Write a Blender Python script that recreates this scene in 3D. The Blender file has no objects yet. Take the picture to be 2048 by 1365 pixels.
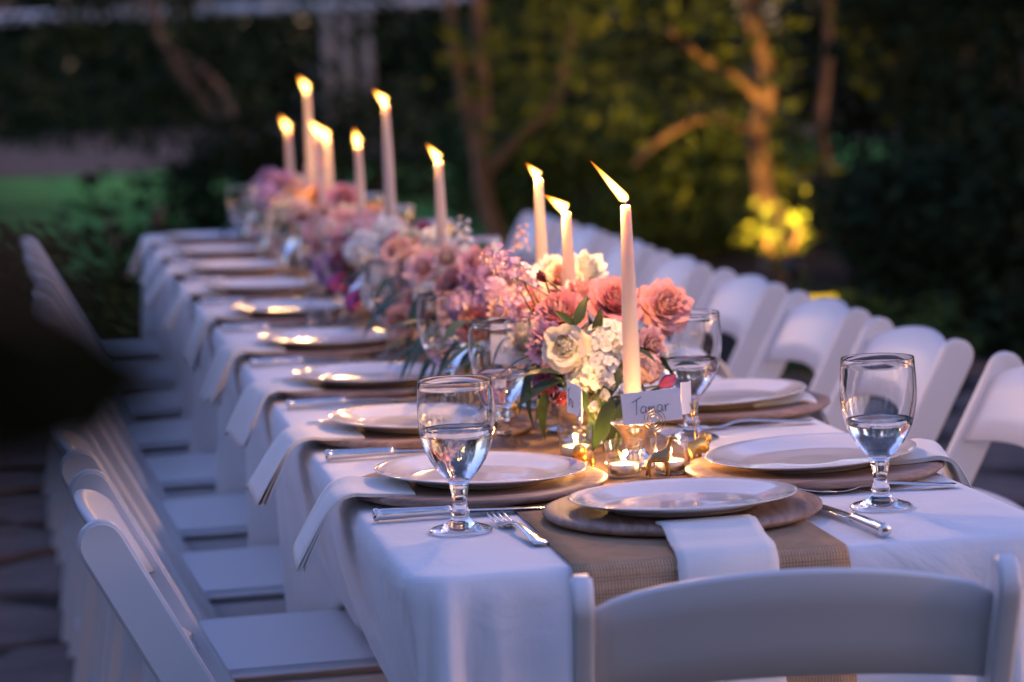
import bpy, bmesh, math, random
import numpy as np
from mathutils import Vector, Matrix, Euler
R = random.Random(7)
NR = np.random.default_rng(11)
rad = math.radians
PI = math.pi
S = bpy.context.scene
COL = S.collection

# ------------------------------------------------------------------ camera, sky, exposure
cd = bpy.data.cameras.new('camera')
cam = bpy.data.objects.new('camera', cd); COL.objects.link(cam)
cam.matrix_world = Matrix(((0.982746,0.059618,-0.175090,-0.766784),(-0.180388,0.099725,-0.978527,-3.037321),(-0.040877,0.993227,0.108758,1.319767),(0,0,0,1)))
cd.sensor_width = 36.0
cd.lens = 96.752
cd.clip_end = 500
cd.clip_start = 0.05
cd.dof.use_dof = True
cd.dof.focus_distance = 3.38
cd.dof.aperture_fstop = 3.9
S.camera = cam

w = bpy.data.worlds.new('World'); S.world = w; w.use_nodes = True
nt = w.node_tree; nt.nodes.clear()
sky = nt.nodes.new('ShaderNodeTexSky'); sky.sky_type = 'NISHITA'; sky.sun_disc = False
sky.sun_elevation = rad(7.0); sky.sun_rotation = rad(100); sky.altitude = 200; sky.dust_density = 1.2; sky.ozone_density = 2.0
mul = nt.nodes.new('ShaderNodeMix'); mul.data_type = 'RGBA'; mul.blend_type = 'MULTIPLY'; mul.inputs[0].default_value = 1.0
mul.inputs[7].default_value = (1.04, 0.84, 1.20, 1)      # the dusk sky's violet cast
bg = nt.nodes.new('ShaderNodeBackground'); bg.inputs[1].default_value = 0.13
wo = nt.nodes.new('ShaderNodeOutputWorld')
nt.links.new(sky.outputs[0], mul.inputs[6]); nt.links.new(mul.outputs[2], bg.inputs[0]); nt.links.new(bg.outputs[0], wo.inputs[0])

S.view_settings.view_transform = 'Standard'; S.view_settings.look = 'None'
S.view_settings.gamma = 1.0; S.view_settings.use_curve_mapping = False
S.view_settings.exposure = 2.12
cy = S.cycles
cy.use_denoising = True
try: cy.denoiser = 'OPENIMAGEDENOISE'
except Exception: pass
cy.max_bounces = 14; cy.diffuse_bounces = 3; cy.glossy_bounces = 4; cy.transmission_bounces = 12; cy.transparent_max_bounces = 12
cy.sample_clamp_indirect = 4.0; cy.sample_clamp_direct = 0.0
cy.caustics_refractive = True; cy.caustics_reflective = False; cy.blur_glossy = 0.6
FLAME = 2.3          # candle flame emission
GLOW = 1.7           # lamp inside every flame
UPL = 0.25            # garden uplights

# ------------------------------------------------------------------ helpers
def mat(name, color=(.8,.8,.8), rough=.5, metal=0., spec=.5, **k):
    m = bpy.data.materials.new(name); m.use_nodes = True
    b = m.node_tree.nodes['Principled BSDF']
    b.inputs['Base Color'].default_value = (*color, 1); b.inputs['Roughness'].default_value = rough
    b.inputs['Metallic'].default_value = metal; b.inputs['Specular IOR Level'].default_value = spec
    for kk, v in k.items(): b.inputs[kk.replace('_', ' ')].default_value = v
    return m
def N(m, t): return m.node_tree.nodes.new(t)
def L(m, a, b): m.node_tree.links.new(a, b)
def bsdf(m): return m.node_tree.nodes['Principled BSDF']
def coords(m, scale=(1,1,1), kind='Object', rot=(0,0,0)):
    tc = N(m, 'ShaderNodeTexCoord'); mp = N(m, 'ShaderNodeMapping')
    mp.inputs['Scale'].default_value = scale; mp.inputs['Rotation'].default_value = rot
    L(m, tc.outputs[kind], mp.inputs[0]); return mp.outputs[0]
def noise(m, vec, scale, detail=4, rough=.6):
    n = N(m, 'ShaderNodeTexNoise'); n.inputs['Scale'].default_value = scale; n.inputs['Detail'].default_value = detail
    n.inputs['Roughness'].default_value = rough
    if vec is not None: L(m, vec, n.inputs['Vector'])
    return n.outputs['Fac']
def ramp(m, fac, stops):
    r = N(m, 'ShaderNodeValToRGB'); e = r.color_ramp.elements
    while len(e) < len(stops): e.new(.5)
    for el, (p, c) in zip(e, stops): el.position = p; el.color = (*c, 1)
    L(m, fac, r.inputs[0]); return r.outputs[0]
def bump(m, h, strength, dist):
    b = N(m, 'ShaderNodeBump'); b.inputs['Strength'].default_value = strength; b.inputs['Distance'].default_value = dist
    L(m, h, b.inputs['Height']); L(m, b.outputs[0], bsdf(m).inputs['Normal'])
def mathn(m, op, a, b):
    n = N(m, 'ShaderNodeMath'); n.operation = op
    for i, v in enumerate((a, b)):
        if isinstance(v, (int, float)): n.inputs[i].default_value = v
        else: L(m, v, n.inputs[i])
    return n.outputs[0]
def wave(m, vec, scale, axis, dist=0.):
    n = N(m, 'ShaderNodeTexWave'); n.bands_direction = axis; n.inputs['Scale'].default_value = scale; n.inputs['Distortion'].default_value = dist
    n.inputs['Detail Scale'].default_value = 2.0
    L(m, vec, n.inputs['Vector']); return n.outputs['Fac']
def varied(m, c1, c2):
    """colour between c1 and c2 picked per object, with a soft mottling"""
    oi = N(m, 'ShaderNodeObjectInfo'); nz = noise(m, coords(m), 40, 2)
    s = mathn(m, 'ADD', mathn(m, 'MULTIPLY', oi.outputs['Random'], .65), mathn(m, 'MULTIPLY', nz, .35))
    L(m, ramp(m, s, [(0.1, c1), (0.9, c2)]), bsdf(m).inputs['Base Color'])

def me(name, v, f, smooth=True):
    d = bpy.data.meshes.new(name); d.from_pydata([tuple(p) for p in v], [], f); d.update()
    if smooth: d.polygons.foreach_set('use_smooth', [True]*len(d.polygons))
    return d
def crisp(o):
    md = o.modifiers.new('weighted_normals', 'WEIGHTED_NORMAL'); md.keep_sharp = True; return o
def obj(name, data, m=None, parent=None, loc=None, rot=None):
    o = bpy.data.objects.new(name, data); COL.objects.link(o)
    if m is not None and not data.materials: data.materials.append(m)
    if parent is not None: o.parent = parent
    if loc is not None: o.location = loc
    if rot is not None: o.rotation_euler = rot
    return o
def mk(name, vf, m=None, parent=None, smooth=True, loc=None, rot=None):
    return obj(name, me(name, vf[0], vf[1], smooth), m, parent, loc, rot)
def tag(o, label, cat, group=None):
    o['label'] = label; o['category'] = cat
    if group: o['group'] = group
    return o
def thing(name, label, cat, loc=(0,0,0), rz=0., group=None, rot=None):
    o = bpy.data.objects.new(name, None); COL.objects.link(o); o.empty_display_size = .05
    o.location = loc; o.rotation_euler = rot or (0,0,rz)
    return tag(o, label, cat, group)
def struct(o): o['kind'] = 'structure'; return o
def dup(o, loc, rot, label, parent=None):
    c = o.copy(); COL.objects.link(c)
    if parent is not None: c.parent = parent
    else:
        c.location = loc; c.rotation_euler = rot; c['label'] = label
    for ch in list(o.children): dup(ch, None, None, None, c)
    return c
def lathe(prof, n=32, close=False):
    v, f = [], []; k = len(prof)
    for i in range(n):
        a = 2*PI*i/n
        for r, z in prof: v.append((r*math.cos(a), r*math.sin(a), z))
    for i in range(n):
        j = (i+1) % n
        for q in range(k-1 if not close else k):
            p = (q+1) % k
            f.append((i*k+q, j*k+q, j*k+p, i*k+p))
    return clean(v, f)
def clean(v, f, d=1e-6):
    bm = bmesh.new(); vs = [bm.verts.new(p) for p in v]
    for q in f:
        try: bm.faces.new([vs[i] for i in q])
        except ValueError: pass
    bmesh.ops.remove_doubles(bm, verts=bm.verts, dist=d)
    bmesh.ops.dissolve_degenerate(bm, edges=bm.edges, dist=d)
    bmesh.ops.recalc_face_normals(bm, faces=bm.faces)
    bm.verts.index_update()
    out = [tuple(x.co) for x in bm.verts], [tuple(x.index for x in q.verts) for q in bm.faces]
    bm.free(); return out
def tube(pts, rs, n=8, cap=True):
    pts = [Vector(p) for p in pts]
    if isinstance(rs, (int, float)): rs = [rs]*len(pts)
    v, f = [], []; up = Vector((0,0,1)); prev = None
    for i, p in enumerate(pts):
        t = (pts[min(i+1, len(pts)-1)] - pts[max(i-1, 0)]).normalized()
        a = prev if prev is not None else (up if abs(t.z) < .9 else Vector((1,0,0)))
        x = (a - t*a.dot(t)).normalized(); prev = x; y = t.cross(x)
        for j in range(n):
            an = 2*PI*j/n; v.append(tuple(p + (x*math.cos(an) + y*math.sin(an))*rs[i]))
    for i in range(len(pts)-1):
        for j in range(n):
            k = (j+1) % n; f.append((i*n+j, i*n+k, (i+1)*n+k, (i+1)*n+j))
    if cap:
        f.append(tuple(range(n-1, -1, -1))); f.append(tuple((len(pts)-1)*n + j for j in range(n)))
    return v, f
def smooth_path(pts, n=6):
    out = []; P = [Vector(p) for p in pts]
    for i in range(len(P)-1):
        a, b, c, d = P[max(i-1,0)], P[i], P[i+1], P[min(i+2, len(P)-1)]
        for k in range(n):
            t = k/n
            out.append(.5*((2*b) + (c-a)*t + (2*a-5*b+4*c-d)*t*t + (3*b-a-3*c+d)*t**3))
    out.append(P[-1]); return out
def join(*vfs):
    V, F = [], []
    for v, f in vfs:
        o = len(V); V += list(v); F += [tuple(i+o for i in q) for q in f]
    return V, F
def xf(vf, M): return [tuple(M @ Vector(p)) for p in vf[0]], vf[1]
def prism(poly, x0, x1, bev=.003, seg=2):
    """outline in (y,z) pushed from x0 to x1, edges rounded"""
    bm = bmesh.new(); n = len(poly)
    a = [bm.verts.new((x0, y, z)) for y, z in poly]; b = [bm.verts.new((x1, y, z)) for y, z in poly]
    bm.faces.new(a[::-1]); bm.faces.new(b)
    for i in range(n): bm.faces.new((a[i], a[(i+1) % n], b[(i+1) % n], b[i]))
    bmesh.ops.recalc_face_normals(bm, faces=bm.faces)
    if bev: bmesh.ops.bevel(bm, geom=[e for e in bm.edges if e.calc_face_angle(0) > .6], offset=bev, segments=seg, affect='EDGES', clamp_overlap=True)
    bm.verts.index_update()
    out = [tuple(x.co) for x in bm.verts], [tuple(x.index for x in q.verts) for q in bm.faces]
    bm.free(); return out
def box(x0, x1, y0, y1, z0, z1, bev=.004): return prism([(y0,z0),(y1,z0),(y1,z1),(y0,z1)], x0, x1, bev)
def leaves_mesh(name, C, size, m, seed, flat=.35, aspect=.5, down=0.0):
    """numpy: one folded leaf-sized face pair at every point of C"""
    rg = np.random.default_rng(seed); n = len(C)
    d = rg.normal(size=(n,3)); d[:,2] = d[:,2]*(1-flat) - down; d /= np.linalg.norm(d,axis=1,keepdims=True)+1e-9
    q = rg.normal(size=(n,3)); s = np.cross(d, q); s /= np.linalg.norm(s,axis=1,keepdims=True)+1e-9
    u = np.cross(d, s); l = size*rg.uniform(.6,1.35,(n,1)); wd = l*aspect*rg.uniform(.7,1.2,(n,1))
    base = C - d*l*.5; tip = C + d*l*.5; bend = u*wd*.25
    a = C + s*wd*.5 + bend - d*l*.08; b = C - s*wd*.5 + bend - d*l*.08
    V = np.stack([base, a, tip, b], 1).reshape(-1, 3)
    mesh = bpy.data.meshes.new(name); mesh.vertices.add(n*4); mesh.vertices.foreach_set('co', V.ravel().astype(np.float32))
    idx = np.arange(n)[:,None]*4 + np.array([[0,1,2,0,2,3]]); mesh.loops.add(n*6); mesh.loops.foreach_set('vertex_index', idx.ravel().astype(np.int32))
    mesh.polygons.add(n*2); mesh.polygons.foreach_set('loop_start', (np.arange(n*2)*3).astype(np.int32))
    mesh.update(); mesh.validate(); mesh.materials.append(m); return mesh
ORD = ['first','second','third','fourth','fifth','sixth','seventh','eighth','ninth','tenth','eleventh','twelfth','thirteenth','fourteenth','fifteenth','sixteenth','seventeenth','eighteenth']
TZ = .75                 # tablecloth top

# ------------------------------------------------------------------ materials
resin = mat('white_resin', (.70,.70,.71), .34); bump(resin, noise(resin, coords(resin), 60, 3), .04, .002)
linen = mat('white_linen', (.80,.79,.79), .85, spec=.2, Sheen_Weight=.15)
_v = coords(linen); _c = N(linen, 'ShaderNodeTexNoise'); _c.inputs['Scale'].default_value = 7; _c.inputs['Detail'].default_value = 3; _c.inputs['Distortion'].default_value = 1.4; L(linen, _v, _c.inputs['Vector'])
_cr = mathn(linen, 'ABSOLUTE', mathn(linen, 'SUBTRACT', _c.outputs['Fac'], .5), 0)     # soft ironing creases
bump(linen, mathn(linen, 'ADD', mathn(linen, 'ADD', mathn(linen, 'MULTIPLY', noise(linen, _v, 12, 5, .6), .8), mathn(linen, 'MULTIPLY', _cr, 1.6)), mathn(linen, 'MULTIPLY', noise(linen, _v, 420, 2), .07)), .5, .006)
napk = mat('cream_linen', (.80,.76,.70), .9, spec=.15, Sheen_Weight=.15)
_v = coords(napk); bump(napk, mathn(napk, 'ADD', noise(napk, _v, 26, 4), mathn(napk, 'MULTIPLY', noise(napk, _v, 900, 1), .12)), .30, .004)
burlap = mat('burlap', (.3,.2,.11), .95, spec=.1)
_v = coords(burlap); _w = mathn(burlap, 'MULTIPLY', wave(burlap, _v, 88, 'X', 1.2), mathn(burlap, 'MAXIMUM', wave(burlap, _v, 88, 'Y', 1.2), wave(burlap, _v, 88, 'Z', 1.2)))
_n = noise(burlap, _v, 30, 6, .7)
L(burlap, ramp(burlap, mathn(burlap, 'ADD', mathn(burlap, 'MULTIPLY', _w, .75), mathn(burlap, 'MULTIPLY', _n, .55)), [(.2,(.25,.15,.085)),(.8,(.60,.40,.24))]), bsdf(burlap).inputs['Base Color'])
bump(burlap, mathn(burlap, 'ADD', _w, mathn(burlap, 'MULTIPLY', _n, .5)), .5, .0012)
wood = mat('greywashed_wood', (.3,.2,.15), .55, spec=.35)
_v = coords(wood, (2.2, 26, 26)); _n = noise(wood, _v, 3.2, 8, .65)
L(wood, ramp(wood, _n, [(.25,(.17,.10,.072)),(.5,(.34,.215,.155)),(.75,(.50,.36,.28))]), bsdf(wood).inputs['Base Color']); bump(wood, _n, .35, .001)
china = mat('white_china', (.76,.74,.73), .10, spec=.5, Coat_Weight=.5, Coat_Roughness=.03)
silver = mat('silver', (.80,.77,.74), .15, 1.0)
_n = noise(silver, coords(silver), 120, 3); L(silver, ramp(silver, _n, [(.3,(.10,.10,.10)),(.8,(.24,.24,.24))]), bsdf(silver).inputs['Roughness'])
gold = mat('gold_paint', (.72,.43,.12), .30, 1.0); bump(gold, noise(gold, coords(gold), 260, 4), .35, .0012)
bronze = mat('dull_gold', (.38,.29,.15), .36, 1.0); bump(bronze, noise(bronze, coords(bronze), 160, 3), .15, .001)
glass = mat('clear_glass', (1,1,1), 0.0, Transmission_Weight=1.0, IOR=1.48)
water = mat('water', (1,1,1), 0.0, Transmission_Weight=1.0, IOR=1.33)
def thin_glass():
    m = bpy.data.materials.new('thin_glass'); m.use_nodes = True; t = m.node_tree; t.nodes.clear()
    lw = N(m, 'ShaderNodeLayerWeight'); lw.inputs[0].default_value = .5
    fr = N(m, 'ShaderNodeMath'); fr.operation = 'MULTIPLY_ADD'; L(m, mathn(m, 'POWER', lw.outputs['Facing'], 3.0), fr.inputs[0]); fr.inputs[1].default_value = .92; fr.inputs[2].default_value = .05
    tr = N(m, 'ShaderNodeBsdfTransparent'); tr.inputs[0].default_value = (.95,.95,.94,1); gl = N(m, 'ShaderNodeBsdfGlossy'); gl.inputs['Roughness'].default_value = .03
    mx = N(m, 'ShaderNodeMixShader'); o = N(m, 'ShaderNodeOutputMaterial')
    L(m, fr.outputs[0], mx.inputs[0]); L(m, tr.outputs[0], mx.inputs[1]); L(m, gl.outputs[0], mx.inputs[2]); L(m, mx.outputs[0], o.inputs[0]); return m
thin = thin_glass()
wax = mat('ivory_wax', (.60,.51,.44), .42, spec=.4, Subsurface_Weight=.9, Subsurface_Radius=(1.0,.55,.28), Subsurface_Scale=.028)
twax = mat('tealight_wax', (.88,.82,.72), .35, spec=.4, Subsurface_Weight=.9, Subsurface_Radius=(1.0,.6,.3), Subsurface_Scale=.02)
wickm = mat('wick', (.02,.018,.016), .9)
def flame_mat():
    m = bpy.data.materials.new('candle_flame'); m.use_nodes = True; t = m.node_tree; t.nodes.clear()
    at = N(m, 'ShaderNodeAttribute'); at.attribute_name = 'burn_height'
    c = ramp(m, at.outputs['Fac'], [(0.03,(.12,.18,1)),(.14,(1,.46,.10)),(.45,(1,.52,.115)),(.8,(1,.33,.03)),(1.0,(1,.16,.01))])
    s = ramp(m, at.outputs['Fac'], [(0.0,(.03,)*3),(.17,(.8,)*3),(.5,(1,)*3),(.8,(.14,)*3),(1.0,(.004,)*3)])
    lw = N(m, 'ShaderNodeLayerWeight'); lw.inputs[0].default_value = .5
    thick = mathn(m, 'ADD', mathn(m, 'POWER', mathn(m, 'SUBTRACT', 1.0, lw.outputs['Facing']), 2.4), .008)   # a flame is thinner towards its rim
    st = mathn(m, 'MULTIPLY', mathn(m, 'MULTIPLY', s, thick), FLAME)
    e = N(m, 'ShaderNodeEmission'); o = N(m, 'ShaderNodeOutputMaterial'); tr = N(m, 'ShaderNodeBsdfTransparent'); ad = N(m, 'ShaderNodeAddShader')
    L(m, c, e.inputs[0]); L(m, st, e.inputs[1]); L(m, e.outputs[0], ad.inputs[0]); L(m, tr.outputs[0], ad.inputs[1]); L(m, ad.outputs[0], o.inputs[0]); return m
flamem = flame_mat()
card = mat('white_card', (.80,.78,.77), .7, spec=.2)
ink = mat('dark_ink', (.05,.045,.05), .5)
alum = mat('tealight_cup', (.72,.72,.72), .32, 1.0)
def petal(name, c1, c2, sss=.55):
    m = mat(name, c1, .6, spec=.25, Subsurface_Weight=sss, Subsurface_Radius=(.9,.5,.4), Subsurface_Scale=.010); varied(m, c1, c2); return m
P = {'coral': petal('coral_petals', (.88,.36,.38), (.90,.50,.48)), 'pink': petal('pink_petals', (.80,.42,.48), (.86,.55,.57)),
     'pale': petal('pale_pink_petals', (.80,.46,.41), (.85,.60,.52)), 'cream': petal('cream_petals', (.80,.70,.52), (.84,.76,.62)),
     'white': petal('white_petals', (.78,.74,.68), (.82,.79,.74)), 'lilac': petal('lilac_petals', (.55,.32,.52), (.66,.42,.58)),
     'magenta': petal('magenta_petals', (.34,.05,.16), (.48,.10,.27)), 'maroon': petal('maroon_petals', (.13,.018,.030), (.22,.035,.05)),
     'peach': petal('peach_petals', (.82,.38,.16), (.85,.50,.28)), 'dusty': petal('dusty_rose_petals', (.48,.20,.19), (.60,.30,.26))}
leafm = mat('bouquet_leaf', (.03,.07,.02), .45, spec=.4); varied(leafm, (.015,.034,.011), (.036,.070,.020))
stemm = mat('bouquet_stem', (.06,.11,.03), .5)
def foliage(name, c1, c2, rough=.8):
    m = mat(name, c1, rough, spec=.08); g = N(m, 'ShaderNodeNewGeometry'); n2 = noise(m, coords(m), .9, 3)
    s = mathn(m, 'ADD', mathn(m, 'MULTIPLY', g.outputs['Random Per Island'], .6), mathn(m, 'MULTIPLY', n2, .4))
    L(m, ramp(m, s, [(.15, c1), (.85, c2)]), bsdf(m).inputs['Base Color']); return m
fol_dark = foliage('dark_foliage', (.010,.018,.007), (.034,.052,.020))
fol_mid = foliage('green_foliage', (.022,.045,.012), (.07,.11,.03))
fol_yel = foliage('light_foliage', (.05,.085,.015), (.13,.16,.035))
bark = mat('bark', (.2,.14,.1), .9, spec=.15); _n = noise(bark, coords(bark, (9,9,2)), 2.5, 8, .7)
L(bark, ramp(bark, _n, [(.3,(.09,.055,.038)),(.7,(.26,.17,.115))]), bsdf(bark).inputs['Base Color']); bump(bark, _n, .8, .02)

# ------------------------------------------------------------------ ground
def sheet(name, poly, z, m): return struct(mk(name, ([(x, y, z) for x, y in poly], [tuple(range(len(poly)))]), m, smooth=False))
soil = mat('soil', (.06,.045,.033), .95, spec=.1); _n = noise(soil, coords(soil), 3, 8, .7)
L(soil, ramp(soil, _n, [(.3,(.022,.018,.013)),(.75,(.085,.062,.045))]), bsdf(soil).inputs['Base Color']); bump(soil, _n, .6, .05)
grassm = mat('lawn_grass', (.05,.10,.035), .9, spec=.15); _n = noise(grassm, coords(grassm), 1.6, 8, .7)
L(grassm, ramp(grassm, _n, [(.3,(.085,.26,.05)),(.75,(.15,.40,.09))]), bsdf(grassm).inputs['Base Color']); bump(grassm, noise(grassm, coords(grassm), 60, 3), .8, .04)
pathm = mat('gravel_path', (.3,.24,.2), .95, spec=.15); _n = noise(pathm, coords(pathm), 1.2, 8, .75)
L(pathm, ramp(pathm, _n, [(.3,(.09,.052,.034)),(.75,(.22,.13,.085))]), bsdf(pathm).inputs['Base Color']); bump(pathm, _n, .5, .03)
mort = mat('patio_joint', (.05,.04,.032), .95, spec=.1)
stone = mat('flagstone', (.2,.15,.13), .8, spec=.25); _n = noise(stone, coords(stone), 5, 8, .7)
L(stone, ramp(stone, _n, [(.3,(.085,.062,.055)),(.72,(.21,.155,.14))]), bsdf(stone).inputs['Base Color']); bump(stone, _n, .6, .02)
sheet('ground', [(-220,-120),(260,-120),(260,320),(-220,320)], -.03, soil)
sheet('lawn', [(-16,10.6),(1.55,10.6),(2.3,13),(3.6,20.5),(9,22.5),(9,29.5),(-16,26.8)], -.012, grassm)
sheet('gravel_path', [(-18,27.2),(14,30.2),(16,45),(-18,43)], -.010, pathm)
patio = sheet('patio', [(-3.6,-6),(3.6,-6),(3.4,6.2),(1.7,9.2),(-3.6,9.8)], -.004, mort)
def flag(cx, cy, s):
    pts = []; n = 7
    a0 = R.uniform(0, 1)
    for i in range(n):
        a = 2*PI*(i + R.uniform(-.22,.22))/n + a0
        k = s*.5/max(abs(math.cos(a)), abs(math.sin(a)))*R.uniform(.86,.99)
        k = min(k, s*.60); pts.append((cx + k*math.cos(a), cy + k*math.sin(a)))
    h = .012 + R.uniform(0,.008); v, f = [], []
    for x, y in pts: v.append((x, y, -.003))
    for x, y in pts: v.append((cx + (x-cx)*.985, cy + (y-cy)*.985, h-.004))
    for x, y in pts: v.append((cx + (x-cx)*.95, cy + (y-cy)*.95, h))
    for r in (0, 1):
        for i in range(n): f.append((r*n+i, r*n+(i+1) % n, (r+1)*n+(i+1) % n, (r+1)*n+i))
    f.append(tuple(range(2*n, 3*n))); return v, f
for (x0, x1, y0, y1) in ((-1.5,-.62,1.2,9.4), (.95,3.1,2.6,7.4)):
    y = y0; row = 0
    while y < y1:
        x = x0 + (.27 if row % 2 else 0)
        while x < x1:
            mk('flagstone', flag(x + R.uniform(-.03,.03), y + R.uniform(-.03,.03), .56), stone, patio, smooth=False); x += .56
        y += .56; row += 1

_n = 26000
_g = NR.uniform(0, 1, (_n, 2)); _y = 10.7 + 17*_g[:,1]**1.2; _x = np.where(_g[:,0] < .6, -1.6 + (_g[:,0]/.6)*np.minimum(3.1, 3.1 + 0*_y), 2.6 + (_g[:,0]-.6)/.4*5.5)
_k = (_x < 1.5) | (_y > 20.8 + np.maximum(0, _x-3.6)*.35); _x, _y = _x[_k], _y[_k]
grass = obj('grass', leaves_mesh('grass', np.stack([_x, _y, np.full(len(_x), .012)], 1), .055, grassm, 5, .1, .12, 0)); grass['kind'] = 'stuff'
# ------------------------------------------------------------------ garden behind
def blob(c, r, n, seed, hollow=.35):
    rg = np.random.default_rng(seed); d = rg.normal(size=(n,3)); d /= np.linalg.norm(d,axis=1,keepdims=True)
    k = rg.uniform(hollow,1,(n,1))**.6
    lump = 1 + .28*np.sin(d[:,:1]*5+seed)*np.cos(d[:,1:2]*4+seed*2) + .18*np.sin(d[:,2:]*7+seed)
    p = d*k*lump*np.array(r) + np.array(c); p[:,2] = np.maximum(p[:,2], .03); return p
def shrub(label, c, r, n, size, m, seed, group='garden shrubs', cat='shrub', name='shrub', nst=4, flat=.2):
    t = thing(name, label, cat, (c[0], c[1], 0), group=group)
    rg = random.Random(seed)
    for k in range(nst):
        a = rg.uniform(0, 6.28); q = (r[0]*.5*math.cos(a), r[1]*.5*math.sin(a), c[2] + r[2]*rg.uniform(-.1,.4))
        mk('stem', tube(smooth_path([(q[0]*.1, q[1]*.1, -.03), (q[0]*.4, q[1]*.3, q[2]*.5), q], 3), [.018]*6+[.006], 5), bark, t)
    o = obj('foliage', leaves_mesh('foliage', blob((0,0,c[2]), r, n, seed), size, m, seed+1, flat), None, t); o['kind'] = 'stuff'
    return t
def tree(label, base, trunk, limbs, crown, seed, name='tree', m=None, size=.1, n=3000, flat=.2):
    """trunk: [(x,y,z,r)] in world; limbs: list of the same; crown: list of (centre, radii)"""
    b = Vector(base); t = thing(name, label, 'tree', base, group='garden trees')
    def limb(nm, pts):
        pp = [Vector(p[:3]) - b for p in pts]; sp = smooth_path(pp, 5); rr = [p[3] for p in pts]
        rs = [rr[min(int(i/5), len(rr)-1)] + (rr[min(int(i/5)+1, len(rr)-1)] - rr[min(int(i/5), len(rr)-1)])*((i % 5)/5) for i in range(len(sp))]
        mk(nm, tube(sp, rs, 9), bark, t)
    limb('trunk', trunk)
    for l in limbs: limb('limb', l)
    for i, q in enumerate(crown):
        c, r = q[0], q[1]; k, sz, mm = (q[2:] + (None,)*3)[:3] if len(q) > 2 else (None, None, None)
        o = obj('crown', leaves_mesh('crown', blob(Vector(c)-b, r, k or n//len(crown), seed+i, .25), sz or size, mm or m or fol_mid, seed+i, flat), None, t); o['kind'] = 'stuff'
    return t
T1 = [(*(3.354, 11.618, 0.053), .10), (*(3.376, 11.635, 0.239), .075), (*(3.314, 11.662, 0.384), .062), (*(3.304, 11.685, 0.577), .058), (*(3.296, 11.708, 0.765), .060), (*(3.353, 11.716, 0.933), .055), (*(3.36, 11.739, 1.152), .048), (*(3.299, 11.778, 1.402), .045), (*(3.291, 11.825, 1.815), .040), (*(3.435, 11.915, 2.854), .02)]
T1[0] = (T1[0][0], T1[0][1], -.05, .11)
tree('slender tree lit orange by the garden uplight, with two limbs arching left', (T1[0][0], T1[0][1], 0), T1,
     [[(*(3.32, 11.722, 0.934), .036), (*(3.205, 11.704, 1.049), .023), (*(3.01, 11.649, 1.161), .019), (*(2.783, 11.556, 1.338), .02)],
      [(*(3.27, 11.709, 0.738), .015), (*(3.085, 11.652, 0.847), .020), (*(2.884, 11.584, 0.833), .022), (*(2.616, 11.415, 0.715), .019), (*(2.509, 11.322, 0.629), .012)]],
     [((T1[0][0]-.2, T1[0][1]+.3, 4.3), (3.3,3.0,1.5), 6000, .24, fol_dark), ((2.873, 12.55, 1.23), (1.0,.8,.55), 480, .10, fol_yel), ((3.211, 12.11, 0.566), (.6,.5,.35), 120, .10, fol_yel), ((3.135, 11.249, 0.975), (.34,.15,.55), 70, .10, fol_dark), ((2.823, 11.102, 0.991), (.3,.2,.3), 40, .10, fol_dark)], 31)  # high first crown, out of view, spread wide to shade the undergrowth
T2 = [(*(2.261, 14.147, -0.099), .085), (*(2.261, 14.165, 0.059), .07), (*(2.182, 14.207, 0.316), .06), (*(2.176, 14.244, 0.632), .058), (*(2.206, 14.277, 0.979), .05), (*(2.209, 14.322, 1.391), .045), (*(2.252, 14.441, 2.529), .02)]
T2[0] = (T2[0][0], T2[0][1], -.05, .09)
tree('slim brown tree with a forked trunk, behind the middle of the table', (T2[0][0], T2[0][1], 0), T2,
     [[(*(2.18, 14.227, 0.49), .05), (*(2.119, 14.275, 0.825), .045), (*(2.069, 14.32, 1.143), .042), (*(2.032, 14.362, 1.462), .035), (*(2.046, 14.444, 2.221), .02)],
      [(*(2.208, 14.222, 0.489), .035), (*(2.406, 14.108, 0.705), .036), (*(2.585, 13.995, 0.888), .034), (*(2.665, 13.904, 1.12), .028), (*(2.735, 13.83, 1.488), .02)]],
     [((T2[0][0]+.2, T2[0][1]+.6, 4.4), (3.2,3.2,1.5), 6000, .24, fol_dark), ((2.768, 14.079, 1.02), (.75,.7,.6), 420, .10, fol_yel), ((2.472, 14.355, 1.19), (.6,.5,.4), 170, .10, fol_yel)], 45)  # first crown is an unseen canopy added to shade the shrubs below
T3 = [(*(4.27, 13.292, 0.039), .07), (*(4.229, 13.324, 0.256), .06), (*(4.175, 13.357, 0.473), .05), (*(4.159, 13.388, 0.72), .035), (*(4.232, 13.425, 1.178), .03), (*(4.321, 13.546, 2.405), .015)]
T3[0] = (T3[0][0], T3[0][1], -.05, .08)
tree('short leaning tree whose trunk catches the uplight, among dark leaves', (T3[0][0], T3[0][1], 0), T3, [], [((T3[0][0]+2.4, T3[0][1]-1.5, 4.2), (3.6,3.6,1.6), 7000, .26, fol_dark)], 57)  # crown set off over the right bed, unseen, to keep sky light out
tree('unseen broad dark tree added to shade the bed at the right', (6.4, 7.6, 0), [(6.4,7.6,-.05,.16),(6.5,7.7,1.6,.13),(6.3,7.8,3.2,.10),(6.2,7.8,4.6,.04)], [], [((5.6,8.4,4.0), (3.3,3.3,1.5), 6500, .24, fol_dark)], 59)  # tree added out of view, its canopy darkens the right bed
T4 = [(*(1.539, 20.966, 0.319), .07), (*(1.208, 21.048, 0.528), .06), (*(0.967, 21.124, 0.82), .055), (*(0.691, 21.218, 1.222), .05), (*(0.543, 21.288, 1.619), .04), (*(0.562, 21.401, 2.661), .03)]
T4[0] = (T4[0][0], T4[0][1], -.05, .12)
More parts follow.
